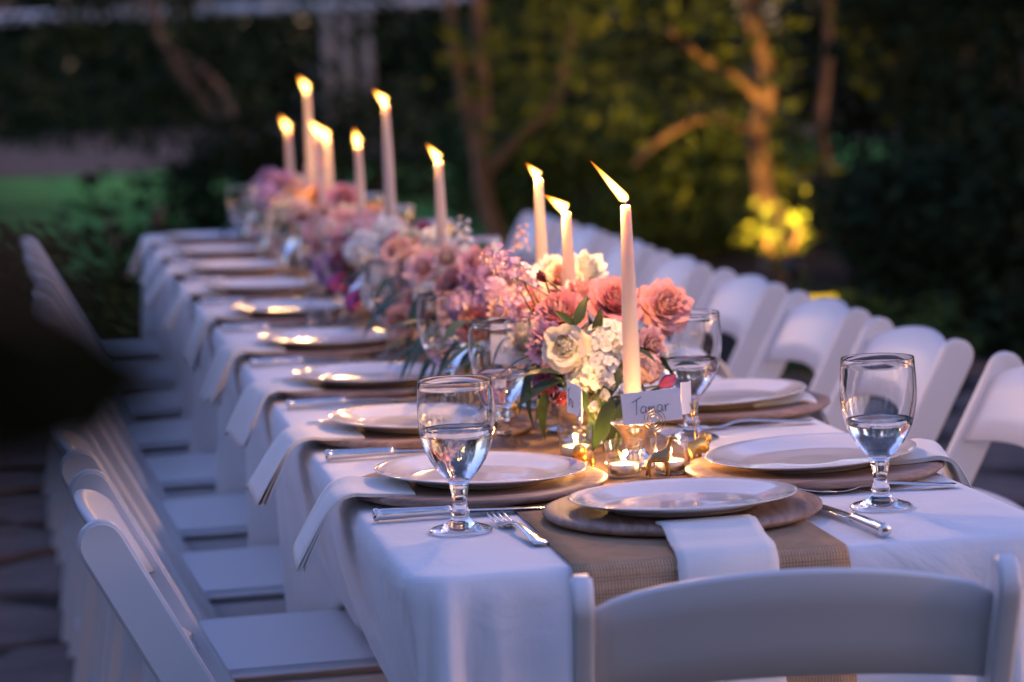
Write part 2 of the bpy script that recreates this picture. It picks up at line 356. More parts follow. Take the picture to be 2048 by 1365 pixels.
tree('leaning dark tree over the lawn, left of the candles', (T4[0][0], T4[0][1], 0), T4,
     [[(*(1.166, 21.058, 0.551), .06), (*(1.101, 21.109, 0.902), .05), (*(0.902, 21.174, 1.17), .045), (*(0.614, 21.249, 1.378), .03)]],
     [((0.278, 21.794, 1.15), (1.6,1.4,.7)), ((1.078, 21.751, 2.048), (2.6,1.8,1.0))], 63, m=fol_dark, size=.12, n=4200)
# shrubs of the bed on the right and round the lamps
SH = [
 ('dark clipped shrub beside the patio, nearest on the right', (3.171, 7.569, 0.106), (.6,.6,.55), 3600, .085, fol_dark),
 ('dark shrub in the bed behind the right row of chairs', (3.399, 8.953, 0.056), (.48,.6,.50), 3200, .085, fol_dark),
 ('tall dark evergreen shrub at the right edge of the garden', (4.577, 10.768, 0.813), (1.0,1.0,1.5), 6500, .10, fol_dark),
 ('tall dark shrub right of the lit trunk', (5.32, 14.704, 0.637), (1.0,.9,1.4), 6000, .10, fol_dark),
 ('low green shrub between the chair backs and the lamp', (2.407, 7.094, 0.117), (.45,.5,.15), 1800, .05, fol_mid),
 ('low shrub left of the lit trunk', (3.251, 12.883, 0.238), (.75,.7,.5), 3600, .085, fol_mid),
 ('low leafy shrub behind the far chairs', (3.098, 14.54, 0.187), (.95,.8,.5), 3800, .085, fol_mid),
 ('loose shrub under the forked tree', (3.011, 16.624, 0.408), (.8,.8,.55), 3000, .09, fol_mid),
 ('tall leafy shrub behind the forked tree', (3.598, 18.108, 0.911), (1.4,1.2,1.2), 2300, .12, fol_dark),
 ('broad shrub with lit leaves behind the slender tree', (4.111, 16.475, 0.833), (1.3,1.1,1.2), 2200, .12, fol_dark),
 ('dark shrub behind the far end of the table', (0.777, 15.998, 0.367), (.55,.6,.45), 2600, .09, fol_dark),
 ('rounded shrub behind the tallest candles', (2.31, 20.824, 0.287), (1.0,.9,.55), 3200, .10, fol_dark),
 ('sparse dark shrub on the lawn, left of the table', (-0.312, 8.558, 0.638), (.34,.3,.18), 150, .07, fol_dark),
 ('green leafy plant beside the left row of chairs', (-0.428, 7.319, 0.34), (.26,.3,.26), 900, .07, fol_mid),
 ('green plant at the left edge beside the far chairs', (-0.782, 7.089, 0.455), (.2,.3,.26), 800, .07, fol_mid),
]
for i, (lab, c, r, n, sz, m) in enumerate(SH):
    c = (c[0], c[1], max(c[2], r[2]*.75)); shrub(lab, c, r, n, sz, m, 100+i*7)
# a stand of tall dark trees closing the garden
for i in range(17):
    row = i % 2; x = -7 + i*1.9 + R.uniform(-.4,.4); y = (49 if row else 56) - .17*x + R.uniform(-.8,.8)
    if i > 9: y -= (i-9)*2.6
    h = R.uniform(11.5, 14)
    tree('tall dark tree in the far row closing the garden, %s from the left' % ORD[i], (x, y, 0), [(x,y,-.05,.2),(x+.1,y,2,.17),(x-.1,y,h*.5,.12),(x,y,h*.9,.04)], [],
         [((x,y,h*.62),(2.2,1.9,h*.42)), ((x,y,h*.20),(2.0,1.7,h*.24))], 200+i*5, m=fol_dark, size=.36, n=4200, name='tree')
# unseen trees added round the garden to shut off the low sky
for i, (x, y, h) in enumerate([(-9.5,-7,9),(-6.5,-11,10),(-2.4,-12,9.5),(1.6,-12.5,10),(5.6,-11,9.5),(9.2,-8,10),(11.2,-3.6,9),(11.6,.8,9.5),(11.8,5.0,9),(-10.2,-2.4,9.5),(-10.6,2.2,10),(-10.4,6.8,9.5),(-10.6,11.6,10),(-11.5,17,10)]):
    tree('unseen dark tree added to shade the patio, %s in the ring around it' % ORD[i], (x, y, 0), [(x,y,-.05,.2),(x+.1,y,2,.17),(x-.1,y,h*.5,.12),(x,y,h*.9,.04)], [],
         [((x,y,h*.6),(2.3,2.3,h*.42)), ((x,y,h*.24),(2.1,2.1,h*.26))], 400+i*5, m=fol_dark, size=.42, n=1500)
t = thing('hedge', 'long dark hedge behind the pergola, closing the far side of the garden', 'hedge', (4, 52, 0))
_p = NR.uniform(-1, 1, (16000, 3)); _p = np.stack([_p[:,0]*17, _p[:,1]*.7 - _p[:,0]*17*.16 + np.sin(_p[:,0]*40)*.25, 1.55 + _p[:,2]*1.55 + .3*np.sin(_p[:,0]*23)*(_p[:,2]+1)*.5], 1)
o = obj('foliage', leaves_mesh('foliage', _p, .30, fol_dark, 77, .2), None, t); o['kind'] = 'stuff'
t = thing('hedge', 'unseen dark hedge added left of the flagstone patio to darken the chairs', 'hedge', (-3.5, 4, 0))  # hedge added out of view to darken surfaces that face left
_p = NR.uniform(-1, 1, (5200, 3)); _p = np.stack([_p[:,0]*.55 + .2*np.sin(_p[:,1]*9), _p[:,1]*6.2, 1.15 + _p[:,2]*1.12 + .15*np.sin(_p[:,1]*17)*(_p[:,2]+1)*.5], 1)
o = obj('foliage', leaves_mesh('foliage', _p, .17, fol_dark, 78, .2), None, t); o['kind'] = 'stuff'
# pergola with its white beam, far across the garden
paint = mat('weathered_white_paint', (.62,.58,.55), .7); postm = mat('pale_timber', (.32,.25,.21), .8)
_n = noise(postm, coords(postm, (8,8,1)), 3, 6); L(postm, ramp(postm, _n, [(.3,(.22,.15,.11)),(.7,(.42,.30,.22))]), bsdf(postm).inputs['Base Color'])
pa, pb = Vector((-2.976, 45.494, 2.258)), Vector((7.002, 43.647, 1.707))
pg = thing('pergola', 'pale timber pergola with a white beam, far behind the candles', 'pergola', (pa.x, pa.y, 0))
d = pb - pa; ang = math.atan2(d.y, d.x); ln = d.length
pg.rotation_euler = (0,0,ang)
zb = (pa.z + pb.z)/2
mk('beam', box(-.2, ln*.52, -.07, .07, zb-.04, zb+.14, .01), paint, pg)
mk('beam', box(ln*.55, ln+.2, -.07, .07, zb-.03, zb+.15, .01), paint, pg)
for u in ((4.653, 43.925, 0.427), (4.964, 43.868, 0.414), (5.308, 43.805, 0.4)):
    q = (Vector((u[0], u[1], 0)) - Vector((pa.x, pa.y, 0))); xx = q.x*math.cos(ang) + q.y*math.sin(ang)
    mk('post', box(xx-.085, xx+.085, -.08, .08, -.02, zb-.045, .01), postm, pg)
for k in range(9): mk('rafter', box(ln*k/9, ln*k/9+.07, -.6, 2.4, zb+.155, zb+.27, .008), postm, pg)
# garden uplights
housing = mat('black_lamp_housing', (.03,.03,.03), .5, .5)
lens = bpy.data.materials.new('lamp_lens'); lens.use_nodes = True; lens.node_tree.nodes.clear()
_e = N(lens,'ShaderNodeEmission'); _e.inputs[0].default_value = (1,.62,.12,1); _e.inputs[1].default_value = 14; _o = N(lens,'ShaderNodeOutputMaterial'); L(lens,_e.outputs[0],_o.inputs[0])
glow = lens.copy(); glow.name = 'lamp_diffuser'; _q = [n for n in glow.node_tree.nodes if n.type == 'EMISSION'][0]; _q.inputs[0].default_value = (1,.60,.02,1); _q.inputs[1].default_value = .32
def uplight(label, loc, aim, power, blend=.6, cone=95):
    t = thing('garden_spotlight', label, 'spotlight', loc, group='garden spotlights')
    a = Vector(aim) - Vector((loc[0], loc[1], .14)); q = a.to_track_quat('Z', 'Y').to_euler()
    mk('spike', tube([(0,0,-.05),(0,0,.10)], .008, 8), housing, t)
    h = mk('head', lathe([(0,-.05),(.03,-.05),(.042,-.03),(.045,.05),(.040,.05),(.036,.03),(0,.03)], 20), housing, t, loc=(0,0,.14), rot=q)
    mk('lens', lathe([(0,.066),(.014,.063),(.028,.054),(.036,.036)], 20), lens, t, loc=(0,0,.14), rot=q)
    ld = bpy.data.lights.new('garden_spotlight_lamp', 'SPOT'); ld.energy = power*UPL; ld.color = (1,.50,.085); ld.spot_size = rad(cone); ld.spot_blend = blend; ld.shadow_soft_size = .03
    lo = bpy.data.objects.new('garden_spotlight_lamp', ld); COL.objects.link(lo); lo.parent = t; lo.location = Vector((0,0,.14)) + a.normalized()*.06
    lo.rotation_euler = a.to_track_quat('-Z','Y').to_euler()
u1 = (3.002, 10.049, 0.084)
uplight('garden spotlight glowing yellow behind the right row of chairs', (u1[0], u1[1], 0), (3.298, 11.726, 0.935), 800, .7, 58)
u2 = (1.869, 10.044, 0.05)
uplight('garden spotlight at the foot of the forked tree, hidden by the far chairs', (u2[0], u2[1], 0), (2.547, 14.362, 1.378), 230, .6, 60)
# bright plant right over the lamp and a small path lamp beside it
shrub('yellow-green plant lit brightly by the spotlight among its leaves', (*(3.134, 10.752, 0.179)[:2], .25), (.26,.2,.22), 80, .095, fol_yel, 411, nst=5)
u3 = (2.254, 7.141, 0.296)
pl = thing('path_lamp', 'low path lamp with a glowing yellow rim above the chair backs', 'path lamp', (u3[0], u3[1], 0))
zc = u3[2]
mk('post', tube([(0,0,-.03),(0,0,zc-.02)], .012, 10), housing, pl)
mk('cap', lathe([(0,.012),(.05,.010),(.078,.004),(.078,.001),(0,.001)], 28), housing, pl, loc=(0,0,zc))
mk('diffuser', lathe([(0,.0),(.070,.0),(.074,-.022),(0,-.024)], 28), glow, pl, loc=(0,0,zc))
ld = bpy.data.lights.new('path_lamp_light','POINT'); ld.energy = 2.0*UPL; ld.color = (1,.6,.15); ld.shadow_soft_size = .04
lo = bpy.data.objects.new('path_lamp_light', ld); COL.objects.link(lo); lo.parent = pl; lo.location = (0,0,zc-.05)
# leafy branch close to the camera at the left
fl = mat('foreground_leaf', (.01,.014,.008), .9, spec=.02); varied(fl, (.0025,.004,.002), (.008,.012,.005))
gx, gy = -.93, -2.52
plant = thing('leafy_plant', 'dark leafy plant close to the camera, out of focus at the left', 'plant', (gx, gy, 0))
def leaf_vf(l, wd, droop=.3, fold=.15, n=7):
    v, f = [], []
    for i in range(n+1):
        t = i/n; y = l*t; ww = wd*.5*(math.sin(PI*min(1, t**.8))**.85)*(1 - .25*t) + .0004
        z = -droop*l*t*t
        v += [(-ww, y, z + fold*ww), (0, y, z), (ww, y, z + fold*ww)]
    for i in range(n):
        for k in (0, 1): a = i*3+k; f.append((a, a+1, a+4, a+3))
    return v, f
lm = me('leaf', *leaf_vf(.075,.036)); lm.materials.append(fl)
for k, (q, e) in enumerate([((-0.779, -2.6, 1.283), (-0.751, -2.605, 1.28)), ((-0.775, -2.612, 1.275), (-0.739, -2.619, 1.271)), ((-0.778, -2.59, 1.277), (-0.743, -2.597, 1.274))]):
    q = Vector(q) - Vector((gx, gy, 0)); e = Vector(e) - Vector((gx, gy, 0))
    sp = smooth_path([(0,0,-.03), (-.02-.01*k, .0, .5), (q.x*.9-.02, q.y*.9, q.z*.88), q, (q+e)*.5 + Vector((0,0,.004)), e], 5)
    mk('stem', tube(sp, [.005]*(len(sp)-8)+[.0022]*7+[.001], 6), bark, plant)
    for j in range(26):
        p = sp[-1-(j % 9)]
        o = obj('leaf', lm, None, plant, loc=p + Vector((R.gauss(-.004,.003), R.gauss(0,.01), R.gauss(0,.004))), rot=(R.uniform(-2.0,-1.1), R.uniform(.9,2.1), R.uniform(-.4,.4)))
        sc = R.uniform(.34,.52); o.scale = (sc, sc, sc)

# ------------------------------------------------------------------ chairs
def side_poly(y_top, z_top, slope, dep, z_bot):
    """a leaning board seen from the side: rounded top, cut flat at the floor"""
    hw = dep/2; ux, uz = -slope, 1.0; n = math.hypot(ux, uz); ux /= n; uz /= n; px, pz = uz, -ux
    cy_, cz_ = y_top - ux*hw, z_top - uz*hw*1.0
    pts = []
    for k in range(9):
        a = PI*k/8; pts.append((cy_ + px*hw*math.cos(a) + ux*hw*math.sin(a), cz_ + pz*hw*math.cos(a) + uz*hw*math.sin(a)))
    for s in (-1, 1):
        y, z = cy_ + px*hw*s, cz_ + pz*hw*s
        k = (z - z_bot)/uz; pts.append((y - ux*k, z_bot))
    return pts
def bowed_rail(z0, z1, arch, thick, bow, half, y0, lean):
    """curved slat between the posts"""
    v, f = [], []; nu = 18
    prof = [(0,.0),(1,.0),(1.0,1.0),(0,1.0)]
    for i in range(nu+1):
        u = -1 + 2*i/nu; x = u*half; k = 1-u*u
        zt = z1 + arch*k - .010*(abs(u)**10); zb = z0 + arch*.55*k; yb = y0 - bow*k
        ring = []
        for (a, z) in ((-.5, zb+.003), (-.2, zb), (.2, zb), (.5, zb+.003), (.5, (zb*2+zt)/3), (.5, (zb+zt*2)/3), (.5, zt-.005), (.25, zt-.0008), (0, zt), (-.25, zt-.0008), (-.5, zt-.005), (-.5, (zb+zt*2)/3), (-.5, (zb*2+zt)/3)):
            ring.append((x, yb + a*thick - lean*(z - z0), z))
        v += ring
    m = 13
    for i in range(nu):
        for j in range(m): f.append((i*m+j, i*m+(j+1) % m, (i+1)*m+(j+1) % m, (i+1)*m+j))
    f.append(tuple(range(m-1,-1,-1))); f.append(tuple(nu*m+j for j in range(m)))
    return clean(v, f)
SL = .526
def post_y(z): return -.235 + SL*(.78-z)
def make_chair(label, loc, rz, group):
    t = thing('folding_chair', label, 'chair', loc, rz, group)
    pd = me('back_post', *prism(side_poly(-.235, .78, SL, .057, .0), -.011, .011, .004, 3))
    for s in (-1, 1): obj('back_post', pd, resin, t, loc=(s*.205, 0, 0))
    mk('top_rail', bowed_rail(.641, .752, .030, .017, .017, .196, post_y(.652)+.017, SL), resin, t)
    mk('lower_rail', bowed_rail(.535, .575, .006, .015, .014, .196, post_y(.54)+.010, SL), resin, t)
    seat = mk('seat', box(-.188, .188, -.085, .300, .428, .450, .008), resin, t)
    for s in (-1, 1): mk('seat_frame', box(s*.172-.012, s*.172+.012, -.075, .285, .395, .427, .004), resin, t)
    mk('seat_frame', box(-.158, .158, .262, .284, .397, .427, .004), resin, t)
    mk('seat_frame', box(-.158, .158, -.072, -.050, .397, .427, .004), resin, t)
    ld = me('rear_leg', *prism([(-.135,.56),(-.098,.56),(-.188,0),(-.222,0)], -.010, .010, .004))
    for s in (-1, 1): obj('rear_leg', ld, resin, t, loc=(s*.183, 0, 0))
    mk('stretcher', tube([(-.172,-.188,.10),(.172,-.188,.10)], .009, 10), resin, t)
    mk('stretcher', tube([(-.194,.116,.13),(.194,.116,.13)], .009, 10), resin, t)
    for ch in t.children:
        if ch.name.split('.')[0] in ('back_post','seat','seat_frame','rear_leg'): crisp(ch)
    return t
LCX, RCX = -.468, .575
c0 = make_chair('white folding chair nearest the camera in the left row', (LCX, .373, 0), -PI/2, 'chairs along the left side of the table')
for k in range(1, 9):
    dup(c0, (LCX + R.uniform(-.012,.012) - .004*k, .373 + .603*k + R.uniform(-.015,.015), 0), (0,0,-PI/2 + R.uniform(-.02,.02)),
        'white folding chair, %s from the near end of the left row' % ORD[k] if k < 8 else 'white folding chair at the far end of the left row, against dark leaves')
for k in range(0, 8):
    c = dup(c0, (RCX + .004*k + R.uniform(-.008,.008), 1.0 + .603*k + R.uniform(-.012,.012), 0), (0,0,PI/2 + R.uniform(-.02,.02)),
        ['white folding chair nearest the camera in the right row, cut by the picture edge', 'white folding chair second in the right row, behind the right water goblet'][k] if k < 2
        else 'white folding chair, %s from the near end of the right row' % ORD[k] if k < 7 else 'white folding chair at the far end of the right row, behind the paired candles')
    c['group'] = 'chairs along the right side of the table'
c = dup(c0, (.014, -.176, 0), (0,0,-.134), 'white folding chair at the head of the table, its curved back turned to the camera'); c['group'] = 'chairs round the table ends'; c.scale = (1.05, 1, 1)

# ------------------------------------------------------------------ table, cloth and runner
HX, Y0, Y1, RC, ER = .377, -.165, 5.75, .05, .012
t = thing('banquet_table', 'long banquet table hidden under the white cloth', 'table', (0, 2.8, 0))
mk('tabletop', box(-HX+.012, HX-.012, Y0-2.8+.012, Y1-2.8-.012, TZ-.03, TZ-.004, .006), paint, t)
for y in (-2.6, -1.0, -.85, .8, .95, 2.6):
    for s in (-1, 1): mk('leg', tube([(s*.22, y, 0), (s*.22, y, TZ-.03)], .014, 8), housing, t)
def front_off(x, s):
    e = abs(x)/HX
    return .004 + s*(.05 + .10*e**4) + s*(.05*math.sin(x*31+.6) + .03*math.sin(x*57+2))*min(1, .25 + e*1.1) + (.55*s+.10*s*s/.3)*(.22*math.sin(x*88+1) + .30*math.sin(x*148+.4)*max(0, min(1, (e-.62)*4)))*max(0, min(1, (e-.40)*2.4))
def side_info(x, y, nx):
    c = .373 if nx < 0 else .40
    ph = ((y-c)/.603 + .5) % 1 - .5; dd = abs(ph)*.603
    g = min(1, max(0, (dd-.165)/.115)); g = g*g*(3-2*g)
    if y < .95: g *= max(0, min(1, (y-.75)/.2))          # tucked in between the two nearest chairs
    return g
def drop(x, y, nx, ny, s):
    """outward offset of the hanging cloth, s metres below the edge"""
    q = s/.3
    if ny < -.9: return front_off(x, s)
    if abs(nx) > .9:
        g = side_info(x, y, nx); p = y
        o = .004 + s*(.03*g*min(1.3, .35+.65*q) - .31*(1-g)*min(1, .15+.85*q)) + s*(.06*math.sin(p*29.3+nx) + .04*math.sin(p*47+1.7) + .03*math.sin(p*13.1))*(.35+.65*g)
        e = max(0, 1-(y-Y0)/.25); return o*(1-e) + e*(.004 + s*(-.20 + .07*math.sin(p*60)))
    if ny > .9: return .004 + s*(.12 + .06*math.sin(x*33))
    a = math.atan2(ny, nx); return .004 + s*(-.02 + .13*math.sin(a*13+.5))
def hem(x, y, nx, ny):
    if abs(nx) > .9:
        g = side_info(x, y, nx); return .283 + .13*g
    if ny < -.9: return .283 if abs(x+.03) < .2 else .283 + .12*min(1, (abs(x+.03)-.2)/.1)
    return .36
per = []
def seg(ax, ay, bx, by, nx, ny, st):
    n = int(math.hypot(bx-ax, by-ay)/st)
    for i in range(n): per.append((ax+(bx-ax)*i/n, ay+(by-ay)*i/n, nx, ny))
def arc(cx, cy_, a0, a1, n):
    for i in range(n):
        a = a0+(a1-a0)*i/n; per.append((cx+RC*math.cos(a), cy_+RC*math.sin(a), math.cos(a), math.sin(a)))
seg(-HX+RC, Y0, HX-RC, Y0, 0, -1, .010); arc(HX-RC, Y0+RC, -PI/2, 0, 16)
seg(HX, Y0+RC, HX, Y1-RC, 1, 0, .018); arc(HX-RC, Y1-RC, 0, PI/2, 10)
seg(HX-RC, Y1, -HX+RC, Y1, 0, 1, .02); arc(-HX+RC, Y1-RC, PI/2, PI, 10)
seg(-HX, Y1-RC, -HX, Y0+RC, -1, 0, .016); arc(-HX+RC, Y0+RC, PI, 1.5*PI, 16)
hm = [hem(*p) for p in per]; n = len(per)
for _ in range(3): hm = [(hm[i-1] + hm[i]*2 + hm[(i+1) % n])/4 for i in range(n)]
rows = 24; off = [[0]*rows for _ in range(n)]
for i, (x, y, nx, ny) in enumerate(per):
    for r in range(rows): off[i][r] = drop(x, y, nx, ny, hm[i]*(r+1)/rows)
for _ in range(2): off = [[(off[i-1][r] + 2*off[i][r] + off[(i+1) % n][r])/4 for r in range(rows)] for i in range(n)]
V, F = [], []
for i, (x, y, nx, ny) in enumerate(per):
    V.append((x-nx*.03, y-ny*.03, TZ)); V.append((x-nx*ER, y-ny*ER, TZ))
    for k in (1, 2, 3): a = k*PI/8; V.append((x-nx*ER*(1-math.sin(a)), y-ny*ER*(1-math.sin(a)), TZ-ER*(1-math.cos(a))))
    for r in range(rows):
        s = hm[i]*(r+1)/rows; o = off[i][r]; sag = s - o*o*.35/max(s,.02)
        V.append((x+nx*o, y+ny*o, TZ - ER*.62 - sag))
m = rows+5
for i in range(n):
    j = (i+1) % n
    for r in range(m-1): F.append((i*m+r, j*m+r, j*m+r+1, i*m+r+1)[::-1])
F.append(tuple(i*m for i in range(n)))
cl = mk('tablecloth', (V, F), linen)
sm = cl.modifiers.new('thickness', 'SOLIDIFY'); sm.thickness = .0012; sm.offset = -1
tag(cl, 'white linen tablecloth draped over the long banquet table', 'tablecloth')
RX0, RX1 = -.195, .111
V, F = [], []; nx_ = 14; path = [(5.62, TZ+.0028)]
y = 5.6
while y > Y0+.02: path.append((y, TZ+.0028)); y -= .04
ns = 18
rowsR = [(p[0], p[1], None) for p in path] + [(Y0+.010, TZ+.0028, None), (Y0+.002, TZ+.0022, None), (Y0-.004, TZ-.0008, None), (Y0-.0075, TZ-.0055, None)] + [(None, None, .006+.30*(k+1)/ns) for k in range(ns)]
for j, (yy, zz, s) in enumerate(rowsR):
    for i in range(nx_+1):
        x = RX0 + (RX1-RX0)*i/nx_ + .002*math.sin((yy if yy is not None else s)*9+i)
        if s is None: V.append((x + (.03*(min(yy, 3)/3) if yy > 0 else 0), yy, zz))
        else:
            o = front_off(x, s) + .0045 + .006*min(1, s/.05); V.append((x, Y0-o, TZ-ER*.62-s))
for j in range(len(rowsR)-1):
    for i in range(nx_): a = j*(nx_+1)+i; F.append((a, a+1, a+nx_+2, a+nx_+1))
rn = mk('table_runner', (V, F), burlap); sm = rn.modifiers.new('thickness', 'SOLIDIFY'); sm.thickness = .0018; sm.offset = 0
tag(rn, 'brown burlap runner laid down the middle of the white tablecloth', 'table runner')

# ------------------------------------------------------------------ place settings
charger_me = me('charger', *lathe([(0,0),(.150,0),(.160,.0025),(.1655,.008),(.1650,.0125),(.159,.0155),(.149,.0160),(.120,.0135),(.09,.0125),(0,.0125)], 72))
for _v in charger_me.vertices: _v.co.z *= .8; charger_me.materials.append(wood)
plate_prof = [(0,.003),(.080,.003),(.082,0),(.087,0),(.089,.003),(.104,.0085),(.134,.0205),(.1352,.0215),(.1350,.0226),(.1335,.0228)]
plate_top = [(.128,.0205),(.122,.0188),(.1205,.0176),(.110,.0140),(.1085,.0128),(.096,.0080),(.0945,.0070),(.086,.0056),(.07,.0052),(.0685,.0048),(.05,.0050),(.0485,.0046),(.03,.0048),(0,.0048)]
plate_me = me('dinner_plate', *lathe([(r, z*.72) for r, z in plate_prof + plate_top], 80)); plate_me.materials.append(china)
def napkin_vf(base, width, layers, fan, seed, taper=.0, wav=1.0):
    """one folded cloth: the strip runs out over the edge and back, layer on layer; base = [(out, z)]"""
    rg = random.Random(seed); curve = []
    for i in range(layers):
        pts = []; bl = len(base); piv = Vector((base[-3][0], base[-3][1]))
        for k, (a, z) in enumerate(base):
            p = Vector((a, z + (layers-1-i)*.0015))
            if k > bl-3:
                d = p - piv; an = -(i)*fan*(1 if k == bl-1 else .55); d = Vector((d.x*math.cos(an)-d.y*math.sin(an), d.x*math.sin(an)+d.y*math.cos(an))); p = piv + d*(1-.035*i)
            pts.append((p.x, p.y, 0))
        sp = [(q.x, q.y) for q in smooth_path(pts, 6)]
        curve += sp if i % 2 == 0 else sp[::-1]
    nW = 10; v, f = [], []; ph = rg.uniform(0, 6)
    for j, (a, z) in enumerate(curve):
        for i in range(nW+1):
            u = -1 + 2*i/nW; h = max(0, a + .01)
            x = u*width*.5*(1 + taper*h*6) + .25*h*rg.uniform(-.02,.02) + h*.10*math.sin(ph)
            v.append((x, a + .012*h*8*math.sin(u*2.1+ph)*.35, z + wav*(h*.12*math.sin(u*3.1+ph)*.45 - .05*h*u*u)))
    for j in range(len(curve)-1):
        for i in range(nW): q = j*(nW+1)+i; f.append((q, q+1, q+nW+2, q+nW+1))
    return v, f
side_base = [(-.080,.0155),(-.055,.0165),(-.025,.0180),(.006,.0205),(.032,.005),(.076,-.058)]
nap_me, nap_me2 = [], []
for k in range(5):
    _r = random.Random(300+k); o_, d_ = _r.uniform(.050,.074), _r.uniform(.050,.078)
    _b = [(-.080,.0155),(-.055,.0165),(-.025,.0180),(.006,.0200),(.006+o_*.36,.004),(.006+o_,-d_)]
    nap_me.append(me('napkin', *napkin_vf(_b, _r.uniform(.130,.152), (3,4,3,3,2)[k], _r.uniform(.02,.075), 50+k*3, _r.uniform(.1,.7), _r.uniform(1.4,3.0))))
front_base = [(-.036,.0185),(-.022,.019),(-.008,.0200),(.012,.0175),(.050,.0110),(.090,.0090),(.108,-.002),(.118,-.03),(.126,-.085),(.134,-.16)]
nap_f = me('napkin', *napkin_vf(front_base, .110, 2, .006, 90, .05, .12))
for q in nap_me + [nap_f]: q.materials.append(napk)
def put_napkin(m, loc, rz, label, group):
    o = obj('napkin', m, None, None, loc=loc, rot=(0,0,rz)); o.scale = (R.uniform(.9,1.08), 1, 1) if 'side' in label else (1,1,1); s = o.modifiers.new('thickness','SOLIDIFY'); s.thickness = .0011; s.offset = 0
    return tag(o, label, 'napkin', group)
# cutlery: pointing along +Y from the handle end at the origin
def sweep(rows):
    """rows: (y, z, half width, half thickness)"""
    v, f = [], []
    for y, z, hw, ht in rows:
        for k in range(10):
            a = 2*PI*k/10; v.append((hw*math.cos(a), y, z + ht*math.sin(a)))
    for i in range(len(rows)-1):
        for k in range(10): f.append((i*10+k, i*10+(k+1) % 10, (i+1)*10+(k+1) % 10, (i+1)*10+k))
    f.append(tuple(range(9,-1,-1))); f.append(tuple((len(rows)-1)*10+k for k in range(10)))
    return clean(v, f)
knife_handle = me('handle', *sweep([(0,.0085,.0035,.0035),(.001,.0085,.0080,.0078),(.006,.0085,.0086,.0082),(.008,.0085,.0068,.0066),(.012,.0085,.0076,.0072),(.05,.0085,.0070,.0064),(.085,.0085,.0060,.0055),(.092,.0085,.0068,.006),(.096,.0085,.0050,.0045)]))
knife_blade = me('blade', *sweep([(.094,.0085,.005,.0022),(.105,.0080,.0088,.0012),(.16,.0062,.0098,.0010),(.205,.0048,.0088,.0008),(.224,.0042,.005,.0007),(.230,.0040,.001,.0005)]))
fork_handle = me('handle', *sweep([(0,.0035,.004,.001),(.002,.0035,.0098,.0016),(.02,.0042,.0092,.0018),(.06,.0075,.0052,.0018),(.095,.0100,.0032,.0018),(.115,.0085,.0034,.0017),(.128,.0052,.0088,.0014),(.140,.0035,.0118,.0011),(.152,.0034,.0118,.0010)]))
def tine(x): return sweep([(.150,.0034,.0019,.0009),(.17,.0042,.0016,.0008),(.188,.0070,.0013,.0007),(.197,.0092,.0006,.0004)])
fork_tine = me('tine', *tine(0))
def put_knife(loc, rz, label, group):
    t = thing('table_knife', label, 'knife', loc, rz, group); obj('handle', knife_handle, silver, t); obj('blade', knife_blade, silver, t); return t
def put_fork(loc, rz, label, group, roll=0):
    t = thing('table_fork', label, 'fork', loc, rz, group); obj('handle', fork_handle, silver, t)
    for x in (-.0098,-.0033,.0033,.0098): obj('tine', fork_tine, silver, t, loc=(x,0,0))
    return t
# goblets
outer = [(0,.0),(.034,.0),(.0372,.0012),(.0372,.0028),(.033,.0052),(.022,.0085),(.0145,.0125),(.0108,.0165),(.0098,.020),(.0118,.0225),(.0104,.0255),(.0088,.030),(.0085,.037),(.0092,.044),(.0104,.0495),(.0112,.053),(.0108,.0560),(.0125,.059),(.0175,.0645),(.0255,.0735),(.0330,.0855),(.0390,.099),(.0430,.113),(.0452,.128),(.0456,.141),(.0450,.155),(.0438,.168),(.0432,.1785),(.0428,.1796)]
inner = [(.0424,.1795),(.0422,.178),(.0428,.168),(.0440,.155),(.0446,.141),(.0442,.128),(.0420,.113),(.0379,.099),(.0317,.0855),(.0235,.0745),(.0150,.0672),(.0070,.0640),(0,.0632)]
goblet_me = me('goblet', *lathe(outer + inner, 56)); goblet_me.materials.append(glass)
def water_prof(lv):
    pr = [(0,.0628),(.0071,.0636),(.0152,.0668),(.0238,.0742),(.0320,.0853),(.0382,.0988),(.0423,.1128),(.0445,.128),(.0449,.141)]
    pr = [p for p in pr if p[1] < lv-.002]; r = pr[-1][0] + .0008
    return pr + [(r, lv+.0006), (r-.0012, lv), (0, lv)]
water_me = {lv: me('water', *lathe(water_prof(lv), 56)) for lv in (.106,.113,.121)}
def put_goblet(x, y, label, lv=.113, group='water goblets on the table'):
    o = obj('goblet', goblet_me, None, None, loc=(x, y, TZ+.001), rot=(0,0,R.uniform(0,6))); tag(o, label, 'goblet', group)
    obj('water', water_me[lv], water, o); return o
LP = [(-0.207, 0.38), (-0.176, 0.903), (-0.188, 1.473), (-0.203, 2.09), (-0.197, 2.746)]
LP = [(min(p[0], -.205), p[1]) for p in LP]
while len(LP) < 9: LP.append((-.215, LP[-1][1] + .603))
RP = [(0.222, 0.329), (0.261, 0.951)]
while len(RP) < 9: RP.append((.215, RP[-1][1] + .603))
print('LP', LP, 'RP', RP)
CH = TZ + .0012
